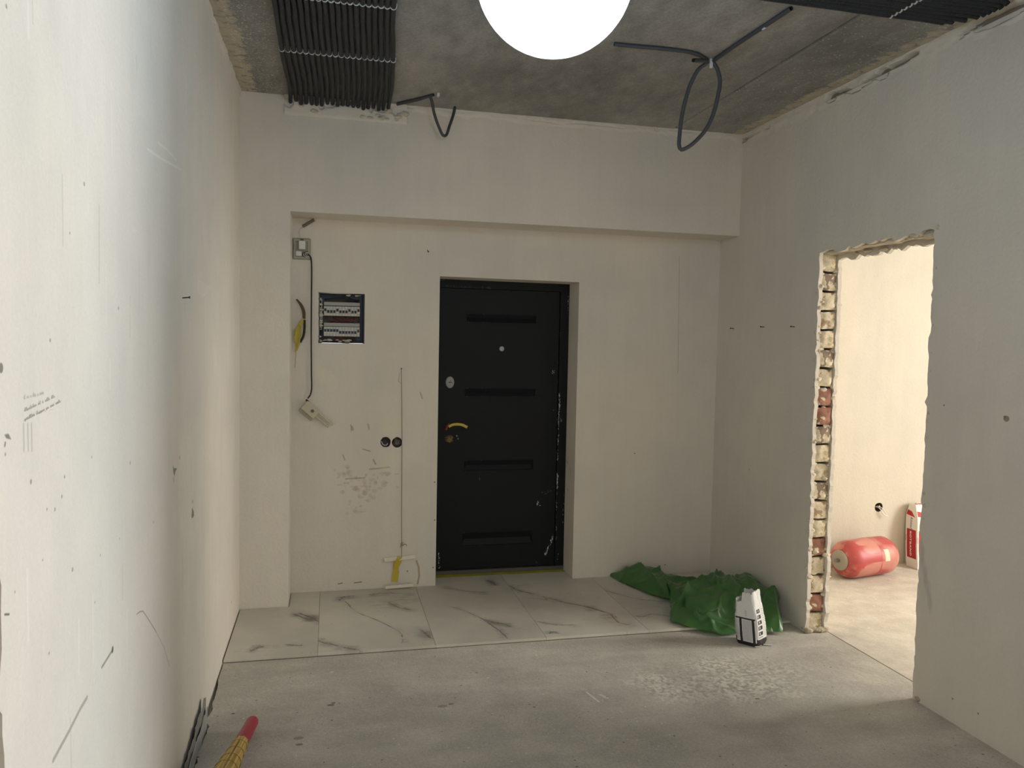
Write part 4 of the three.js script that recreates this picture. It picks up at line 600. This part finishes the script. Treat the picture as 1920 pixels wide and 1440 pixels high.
// crumbling pocket where the bundle meets the beam
{
  const b = scene.getObjectByName('wall_back_beam'), r = rng(33);
  raggedTop('plaster_ledge', 0.24, 0.93, H - 0.11, H + 0.004, (a, y, d) => [a, y, ZP + d + 0.008 * sst(H - 0.11, H - 0.1, y)], b, [[0.262, 0.62, 0.03], [0.33, 0.75, 0.014], [0.44, 0.66, 0.016], [0.72, 0.7, 0.014], [0.86, 0.62, 0.016]], 9, 0.03);
  const l = []; for (let i = 0; i < 16; i++) { const c = lump(0.006 + r() * 0.012, 1.5, 0.8, 0.9, i + 410, 0.5, 1); c.translate(0.24 + r() * 0.7, H - 0.03 - r() * 0.07, ZP + 0.006 + r() * 0.006); l.push(c); }
  part('plaster_crumbs', l, mPlasterRaw, b).userData.kind = 'stuff';
}
// ---------------------------------------------------------------- perimeter foam strip at the foot of the left wall
{
  const top = [[380, 1304], [376, 1318], [369, 1344], [360, 1376], [350, 1410], [341, 1442], [325, 1500]].map(([u, v]) => at(u, v, 'x', 0.006));
  const make = (off, cut, seed) => { const pos = [], idx = [], n = 60, c = new THREE.CatmullRomCurve3(top); for (let i = 0; i <= n; i++) { const p = c.getPoint(i / n), hgt = Math.max(0.004, p.y * cut * (0.92 + 0.16 * vn(i * 0.5, seed, 2))), x = 0.006 + off + vn(i * 0.3, seed, 5) * 0.006; for (const [dx, y] of [[0, -0.05], [0, hgt], [0.004, hgt - 0.002], [0.004, -0.05]]) pos.push(x + dx * 0.9 + Math.max(0, y) * 0.05, y, p.z + (y > 0 ? 0 : 0)); }
    for (let i = 0; i < n; i++) for (let j = 0; j < 4; j++) { const a = i * 4 + j, b = i * 4 + (j + 1) % 4; idx.push(a, b, a + 4, b, b + 4, a + 4); } const g = new THREE.BufferGeometry(); g.setAttribute('position', new THREE.Float32BufferAttribute(pos, 3)); g.setIndex(idx); const q = flat(g); q.setAttribute('uv', new THREE.Float32BufferAttribute(new Float32Array(q.attributes.position.count * 2), 2)); return q; };
  const g = thing('foam_strip', 'grey foam edging strip standing in the gap at the left wall', 'foam strip', [0, 0, 0]);
  part('foam_layer', make(0, 1, 2), std(0x8e8b82, 0.8), g); part('foam_layer', make(0.009, 0.6, 6), std(0xa5a6a2, 0.6), g, 'paler peeled layer of the strip');
}
// ---------------------------------------------------------------- straw broom
{
  const a = at(474, 1352, 'y', 0.036), b = at(428, 1436, 'y', 0.1), d = b.clone().sub(a), L = d.length(), g = thing('straw_broom', 'straw broom with a red capped handle lying on the concrete floor', 'broom', [a.x, a.y, a.z]);
  g.quaternion.setFromUnitVectors(new THREE.Vector3(0, 1, 0), d.normalize());
  const lathe = (pts, n = 28) => new THREE.LatheGeometry(pts.map((p) => new THREE.Vector2(...p)), n);
  part('cap', lathe([[0, -0.004], [0.016, -0.003], [0.0225, 0.004], [0.024, 0.012], [0.0245, 0.06], [0.026, 0.238], [0.025, 0.242], [0, 0.242]]), std(0xa81f3a, 0.4), g, 'glossy crimson plastic cap');
  const straw = texOf(canvasOf(256, 256, null, (u, v) => tone([196, 164, 92], 1 + (vn(u * 90, v * 3, 4) - 0.5) * 0.5 + (vn(u * 200, v * 6, 6) - 0.5) * 0.2 - (vn(u * 60 + 9, v * 2, 8) > 0.86 ? 0.4 : 0))), true, 1, 1);
  const sg = lathe([[0.0, 0.235], [0.0255, 0.235], [0.029, 0.3], [0.034, 0.42], [0.041, 0.56], [0.05, 0.7]], 40), p = sg.attributes.position; for (let i = 0; i < p.count; i++) { const an = Math.atan2(p.getZ(i), p.getX(i)), k = 1 + 0.03 * Math.sin(an * 17) + 0.02 * Math.sin(an * 31 + p.getY(i) * 20); p.setX(i, p.getX(i) * k); p.setZ(i, p.getZ(i) * k); } sg.computeVertexNormals();
  part('straw_handle', sg, std(0xffffff, 0.75, { map: straw }), g, 'bundled yellow straw');
  for (const y of [0.28, 0.355, 0.43, 0.5, 0.58]) { const t = new THREE.TorusGeometry(0.0265 + (y - 0.24) * 0.05, 0.0016, 6, 32); t.rotateX(Math.PI / 2 + 0.22); t.translate(0, y, 0); part('binding', t, std(0x94793f, 0.6), g); }
  const br = lathe([[0, 0.69], [0.05, 0.69], [0.07, 0.78], [0.095, 0.88], [0.11, 0.95], [0, 0.96]], 60), q = br.attributes.position; for (let i = 0; i < q.count; i++) { const an = Math.atan2(q.getZ(i), q.getX(i)), k = 1 + 0.05 * Math.sin(an * 29); q.setX(i, q.getX(i) * k * mix(1, 0.4, sst(0.6, 0.8, q.getY(i)))); q.setZ(i, q.getZ(i) * k); } br.computeVertexNormals();
  part('brush', br, std(0xffffff, 0.8, { map: straw }), g);
}
// ---------------------------------------------------------------- crumpled green plastic sheet
{
  const Fl = (u, v, y = 0.004) => at(u, v, 'y', y), Z = (u, v, z) => at(u, v, 'z', z), X = (u, v, x) => at(u, v, 'x', x);
  const crease = (pix, am, wd, y = 0.05) => [pix.map(([u, v]) => Fl(u, v, y)), am, wd];
  const creases = [crease([[1185, 1072], [1215, 1095], [1250, 1120], [1268, 1136]], 0.05, 0.022), crease([[1233, 1078], [1248, 1110], [1258, 1128]], 0.04, 0.016), crease([[1268, 1134], [1300, 1124], [1335, 1104], [1356, 1086]], 0.07, 0.02, 0.08), crease([[1402, 1084], [1425, 1110], [1455, 1114]], 0.05, 0.02, 0.1), crease([[1455, 1114], [1448, 1150], [1464, 1184]], 0.05, 0.018, 0.04), crease([[1300, 1180], [1340, 1176], [1385, 1186]], 0.03, 0.014, 0.02), crease([[1282, 1150], [1310, 1163], [1345, 1160]], 0.035, 0.016, 0.05), crease([[1345, 1150], [1365, 1128], [1380, 1100]], 0.035, 0.018, 0.08), crease([[1425, 1150], [1445, 1140], [1452, 1128]], 0.03, 0.014, 0.06)];
  const patch = (front, back, ns, nt, height, folds, seed, lift) => {
    const cf = new THREE.CatmullRomCurve3(front), cb = new THREE.CatmullRomCurve3(back), pos = [], uv = [], idx = [];
    for (let i = 0; i <= ns; i++) for (let j = 0; j <= nt; j++) {
      const s = i / ns, t = j / nt, p = cf.getPoint(s).lerp(cb.getPoint(s), t), bell = Math.pow(Math.sin(Math.PI * clamp(t * 0.96 + 0.02)), 0.55) * Math.pow(Math.sin(Math.PI * clamp(s * 0.97 + 0.015)), 0.35);
      const wx = p.x + (fbm(p.x * 6 + seed, p.z * 6, 2, seed) - 0.5) * 0.22, wz = p.z + (fbm(p.x * 6 + 9, p.z * 6 + seed, 2, seed + 2) - 0.5) * 0.22;
      const web = (q) => { const n = fbm(wx * q + seed * 2, wz * q * 0.8 + 3, 2, seed + 9); return Math.pow(1 - Math.abs(2 * n - 1), 4); };
      let rid = 0.055 * web(4.2) + 0.018 * web(8.5); for (const [line, am, wd] of creases) { let d = 9; for (let q = 0; q + 1 < line.length; q++) { const A = line[q], B = line[q + 1], ex = B.x - A.x, ez = B.z - A.z, tt = clamp(((p.x - A.x) * ex + (p.z - A.z) * ez) / (ex * ex + ez * ez)); d = Math.min(d, Math.hypot(p.x - A.x - ex * tt, p.z - A.z - ez * tt)); } rid += am * Math.exp(-d / wd); }
      for (const [ax, az, fr, am, ph] of folds) { const w = (wx * ax + wz * az) * fr + ph; rid += am * Math.pow(1 - Math.abs(Math.sin(w)), 1.7); }
      const small = (fbm(p.x * 16 + seed, p.z * 16, 2, seed + 4) - 0.5) * 0.018;
      const h = lift * Math.min(1, bell * 1.5) + bell * (height * (0.35 + 0.9 * fbm(p.x * 4 + seed, p.z * 4 + 2, 2, seed + 6)) + rid + small);
      const e = (1 - bell) * 0.012; pos.push(clamp(p.x + (vn(wx * 18, wz * 18, 3) - 0.5) * e * 2, 2.2, W - 0.006), Math.max(0.003 + (p.z < 0.0 ? T : 0), p.y + Math.max(0, h)), Math.max(ZB + 0.006, p.z + (vn(wx * 18, wz * 18, 7) - 0.5) * e * 2)); uv.push(s, t);
    }
    for (let i = 0; i < ns; i++) for (let j = 0; j < nt; j++) { const k = i * (nt + 1) + j; idx.push(k, k + nt + 1, k + 1, k + 1, k + nt + 1, k + nt + 2); }
    const g = new THREE.BufferGeometry(); g.setAttribute('position', new THREE.Float32BufferAttribute(pos, 3)); g.setAttribute('uv', new THREE.Float32BufferAttribute(uv, 2)); g.setIndex(idx); g.computeVertexNormals(); return g;
  };
  const folds = [[0.8, 0.6, 9.5, 0.02, 0.4], [-0.5, 0.86, 13, 0.018, 1.3], [0.95, -0.3, 7, 0.016, 2.2]];
  const front = [Fl(1145, 1082, T), Fl(1172, 1097, T), Fl(1205, 1111, T), Fl(1240, 1125, T), Fl(1266, 1138, T), Fl(1262, 1155, T), Fl(1256, 1168, T), Fl(1285, 1177, T), Fl(1310, 1186), Fl(1345, 1193), Fl(1378, 1192), Fl(1415, 1186), Fl(1444, 1189), Fl(1466, 1190)];
  const back = [Fl(1147, 1080, T), Z(1168, 1076, -0.97), Z(1186, 1069, -0.955), Z(1205, 1066, -0.94), Z(1224, 1071, -0.92), Z(1240, 1083, -0.86), Z(1270, 1090, -0.8), Z(1305, 1092, -0.75), Z(1345, 1085, -0.7), Z(1375, 1093, -0.62), X(1402, 1081, 3.07), X(1428, 1102, 3.07), X(1455, 1112, 3.07), X(1458, 1140, 3.05)];
  const base = patch(front, back, 220, 120, 0.03, folds, 2, 0.008);
  const upper = patch([Fl(1268, 1137, 0.05), Fl(1279, 1146, 0.04), Fl(1285, 1158, 0.035), Fl(1300, 1165, 0.03), Fl(1325, 1170, 0.03), Fl(1350, 1168, 0.03), Fl(1375, 1166, 0.04)], [Fl(1268, 1128, 0.06), Fl(1290, 1118, 0.08), Fl(1315, 1108, 0.09), Fl(1335, 1098, 0.12), Fl(1352, 1092, 0.12), Fl(1375, 1095, 0.12), Fl(1400, 1100, 0.14)], 80, 50, 0.02, folds.slice(0, 2).map(([a, b, c, d, e]) => [a, b, c * 0.8, d * 0.5, e]), 5, 0.05);
  const flap = patch([Fl(1428, 1185, 0.02), Fl(1440, 1188, 0.012), Fl(1452, 1186, 0.01), Fl(1466, 1189, 0.006)], [X(1424, 1120, 2.98), X(1434, 1128, 3.02), X(1446, 1134, 3.05), X(1455, 1146, 3.06)], 40, 50, 0.012, [[0.7, 0.7, 30, 0.02, 1]], 8, 0.01);
  solid('plastic_sheet', [base, upper, flap], new THREE.MeshPhysicalMaterial({ color: new THREE.Color().setRGB(0.075, 0.21, 0.055), roughness: 0.38, transmission: 0.35, thickness: 0, side: THREE.DoubleSide }), 'crumpled green plastic sheet heaped in the corner beside the rough doorway', 'plastic sheet');
}
// ---------------------------------------------------------------- torn white bag
{
  const A = new THREE.Vector3(2.644, 0, 0.208), B = new THREE.Vector3(2.714, 0, 0.288), C = new THREE.Vector3(2.796, 0, 0.236), D = A.clone().add(C).sub(B);
  const o = A.clone().add(C).multiplyScalar(0.5), g = thing('paper_bag', 'torn open white and black paper bag standing beside the green sheet', 'bag', [o.x, 0.001, o.z]);
  const c = canvasOf(1024, 512, (x, w, h) => {
    const r = rng(12); x.fillStyle = '#dedcd8'; x.fillRect(0, 0, w, h); x.fillStyle = '#232022'; x.fillRect(0, h * 0.93, w, h * 0.07);
    for (const f of [0, 2]) { const o2 = f * 256; x.fillStyle = '#232022'; x.fillRect(o2, h * 0.49, 256, 14); x.fillRect(o2 + 66, h * 0.49, 26, h * 0.5); x.fillRect(o2 + 204, h * 0.49, 30, h * 0.5); x.fillStyle = '#c4c3c4'; x.fillRect(o2 + 4, h * 0.53, 58, h * 0.38); x.fillRect(o2 + 96, h * 0.53, 104, h * 0.38); x.fillStyle = '#9a9896'; for (let i = 0; i < 24; i++) x.fillRect(o2 + 8, h * 0.55 + i * 7.4, 20 + r() * 30, 2.4); for (let i = 0; i < 5; i++) x.fillRect(o2 + 130, h * (0.36 + i * 0.022), 22 + r() * 16, 4); }
    for (const f of [1, 3]) { const o2 = f * 256; for (let i = 0; i < 6; i++) { x.fillStyle = '#2b292a'; const yy = h * (0.33 + i * 0.1); x.fillRect(o2 + 40, yy, 92, 34); x.fillStyle = '#d8d6d2'; x.beginPath(); x.arc(o2 + 60 + r() * 50, yy + 16, 9, 0, 7); x.fill(); x.fillRect(o2 + 54 + r() * 40, yy + 6, 6, 24); } x.fillStyle = '#8d8b8a'; for (let i = 0; i < 18; i++) x.fillRect(o2 + 160, h * (0.34 + i * 0.032), 30 + r() * 40, 3); x.fillStyle = '#2b292a'; x.fillRect(o2, h * 0.86, 256, h * 0.14); x.fillStyle = '#dedcd8'; x.fillRect(o2 + 12, h * 0.84, 210, h * 0.03); }
  });
  const n = 64, m = 44, corners = [A, B, C, D].map((p) => p.clone().sub(o).multiplyScalar(1.14)), pos = [], uv = [], idx = [], hgt = 0.29;
  for (let i = 0; i <= n; i++) {
    const s = i / n * 4, k = Math.min(3, Math.floor(s)), f = s - k, p = corners[k].clone().lerp(corners[(k + 1) % 4], f);
    const torn = k === 0 ? (f < 0.42 ? 0.80 : 0.97) : k === 1 ? 1.0 : k === 2 ? 0.96 : 0.83, top = hgt * (torn + (vn(i * 0.8, 3, 2) - 0.5) * 0.045);
    for (let j = 0; j <= m; j++) {
      const t = j / m, y = top * t, pinch = 1 - 0.16 * sst(0.45, 1.0, y / hgt), round = 1 + 0.06 * Math.sin(Math.PI * clamp(y / 0.16)) - 0.14 * Math.pow(Math.abs(f - 0.5) * 2, 6), gus = (k === 1 || k === 3) ? 1 - 0.12 * Math.sin(Math.PI * f) * sst(0.1, 0.28, y) : 1, cr = 1 + (fbm(s * 7 + 3, y * 40, 3, 4) - 0.5) * 0.09;
      const q = p.clone().multiplyScalar(pinch * round * gus * cr * (y < 0.01 ? 0.95 : 1)); pos.push(q.x - y * 0.1, y, q.z - y * 0.04); uv.push(s / 4, y / hgt);
    }
  }
  for (let i = 0; i < n; i++) for (let j = 0; j < m; j++) { const k = i * (m + 1) + j; idx.push(k, k + m + 1, k + 1, k + 1, k + m + 1, k + m + 2); }
  const q = new THREE.BufferGeometry(); q.setAttribute('position', new THREE.Float32BufferAttribute(pos, 3)); q.setAttribute('uv', new THREE.Float32BufferAttribute(uv, 2)); q.setIndex(idx); q.computeVertexNormals();
  part('paper', q, std(0xffffff, 0.6, { map: texOf(c, true, 1, 1), side: THREE.DoubleSide }), g, 'white paper with black printed panels');
  const fill = lump(0.045, 1, 1.2, 1, 17, 0.2, 2); fill.translate(0, 0.062, 0); part('powder', fill, std(0x8b867c, 1), g, 'grey powder left inside');
  for (const [u, v, a, l] of [[1421, 1213, 0.4, 'pointed'], [1441, 1210, -0.3, 'curled']]) { const p = at(u, v, 'y', 0.002), s = new THREE.PlaneGeometry(0.05, 0.012, 10, 2), pp = s.attributes.position; for (let i = 0; i < pp.count; i++) pp.setZ(i, 0.002 + Math.pow(Math.abs(pp.getX(i)) * 40, 2) * 0.004 + vn(pp.getX(i) * 90, pp.getY(i) * 90, 3) * 0.003); s.rotateX(-Math.PI / 2); s.rotateY(a); s.computeVertexNormals(); const k = solid('paper_scrap', s, std(0xd8d4ca, 0.8, { side: THREE.DoubleSide }), `small ${l} white paper scrap on the floor at the foot of the torn bag`, 'paper scrap'); k.position.set(p.x, 0.001, p.z); }
}
// ---------------------------------------------------------------- side room: red tank and plaster bag
{
  const g = thing('pressure_tank', 'dusty red pressure tank lying on the side room floor', 'tank', [3.935, 0.134, -0.72]), R = 0.131, Lg = 0.47; g.rotation.y = 0.2;
  const lathe = (pts, n = 48) => { const q = new THREE.LatheGeometry(pts.map((p) => new THREE.Vector2(...p)), n); q.rotateZ(-Math.PI / 2); return q; };
  const c = canvasOf(512, 512, null, (u, v) => { const n = fbm(u * 10, v * 8, 4, 3), dust = sst(0.52, 0.66, fbm(u * 6 + 4, v * 5, 4, 6)); const k = 1 + (n - 0.5) * 0.15; return [mix(178, 200, dust) * k, mix(76, 132, dust) * k, mix(74, 118, dust) * k].map((q) => clamp(q, 0, 255)); });
  const red = std(0xffffff, 0.42, { map: texOf(c, true, 1, 1) });
  part('body', lathe([[0, 0.0], [0.062, 0.0], [0.085, 0.006], [0.112, 0.03], [0.128, 0.062], [R, 0.1], [R, 0.25], [R + 0.0015, 0.254], [R + 0.0015, 0.26], [R, 0.264], [R, 0.37], [0.13, 0.41], [0.112, 0.445], [0.08, 0.464], [0, Lg]], 56), red, g, 'dusty red painted steel body');
  part('flange', lathe([[0, -0.014], [0.052, -0.014], [0.066, -0.011], [0.071, -0.004], [0.071, 0.003], [0, 0.003]]), std(0xa39c8e, 0.5, { metalness: 0.3 }), g, 'round grey metal end flange'); part('valve', cyl(0.013, 0.013, 0.03, 16).rotateZ(Math.PI / 2).translate(-0.026, 0, 0), steel, g);
  const st = new THREE.CylinderGeometry(R + 0.001, R + 0.001, 0.045, 12, 1, true, 0, 0.62); st.rotateZ(-Math.PI / 2); st.rotateX(-0.6); st.translate(0.31, 0, 0);
  part('sticker', st, std(0xd9cfb4, 0.7, { side: THREE.DoubleSide }), g, 'torn pale paper sticker');
}
{
  const p = at(1704, 1069, 'y', 0), g = thing('plaster_bag', 'tall white and red printed plaster bag leaning in the side room', 'bag', [p.x + 0.125, 0.002, p.z - 0.05]);
  const c = canvasOf(512, 1024, (x, w, h) => {
    x.fillStyle = '#e4ded2'; x.fillRect(0, 0, w, h); x.fillStyle = '#b0262c'; x.fillRect(60, h * 0.40, w - 120, h * 0.45); x.beginPath(); x.moveTo(20, h * 0.1); x.lineTo(w * 0.5, h * 0.12); x.lineTo(w * 0.8, h * 0.2); x.lineTo(20, h * 0.18); x.fill();
    x.save(); x.translate(w * 0.36, h * 0.425); x.rotate(Math.PI / 2); x.fillStyle = '#efe6d8'; x.font = 'bold 94px sans-serif'; x.fillText('ROTBAND', 0, 0, h * 0.4); x.restore();
    x.save(); x.translate(w * 0.42, h * 0.2); x.rotate(Math.PI / 2 + 0.12); x.fillStyle = '#2c4a80'; x.font = 'italic bold 120px serif'; x.fillText('knauf', 0, 0, h * 0.19); x.restore();
    x.fillStyle = '#4a5a86'; x.fillRect(20, h * 0.5, 14, h * 0.1);
  });
  const q = new THREE.BoxGeometry(0.105, 0.46, 0.12, 10, 24, 8), pp = q.attributes.position;
  for (let i = 0; i < pp.count; i++) { const X = pp.getX(i), Y = pp.getY(i) + 0.23, Z = pp.getZ(i), k = 1 - 0.12 * sst(0.34, 0.46, Y) - 0.05 * sst(0.04, 0, Y), cr = (fbm(X * 30 + 3, Y * 18, 3, 2) - 0.5) * 0.008; pp.setXYZ(i, X * k + Y * 0.035 - 0.008, Y, Z * k * (1 - 0.35 * sst(0.36, 0.46, Y)) + cr - Y * 0.1); }
  q.computeVertexNormals(); part('sack', q, std(0xffffff, 0.6, { map: texOf(c, true, 1, 1) }), g, 'white paper with a red band of lettering');
}
renderer.render(scene, camera);
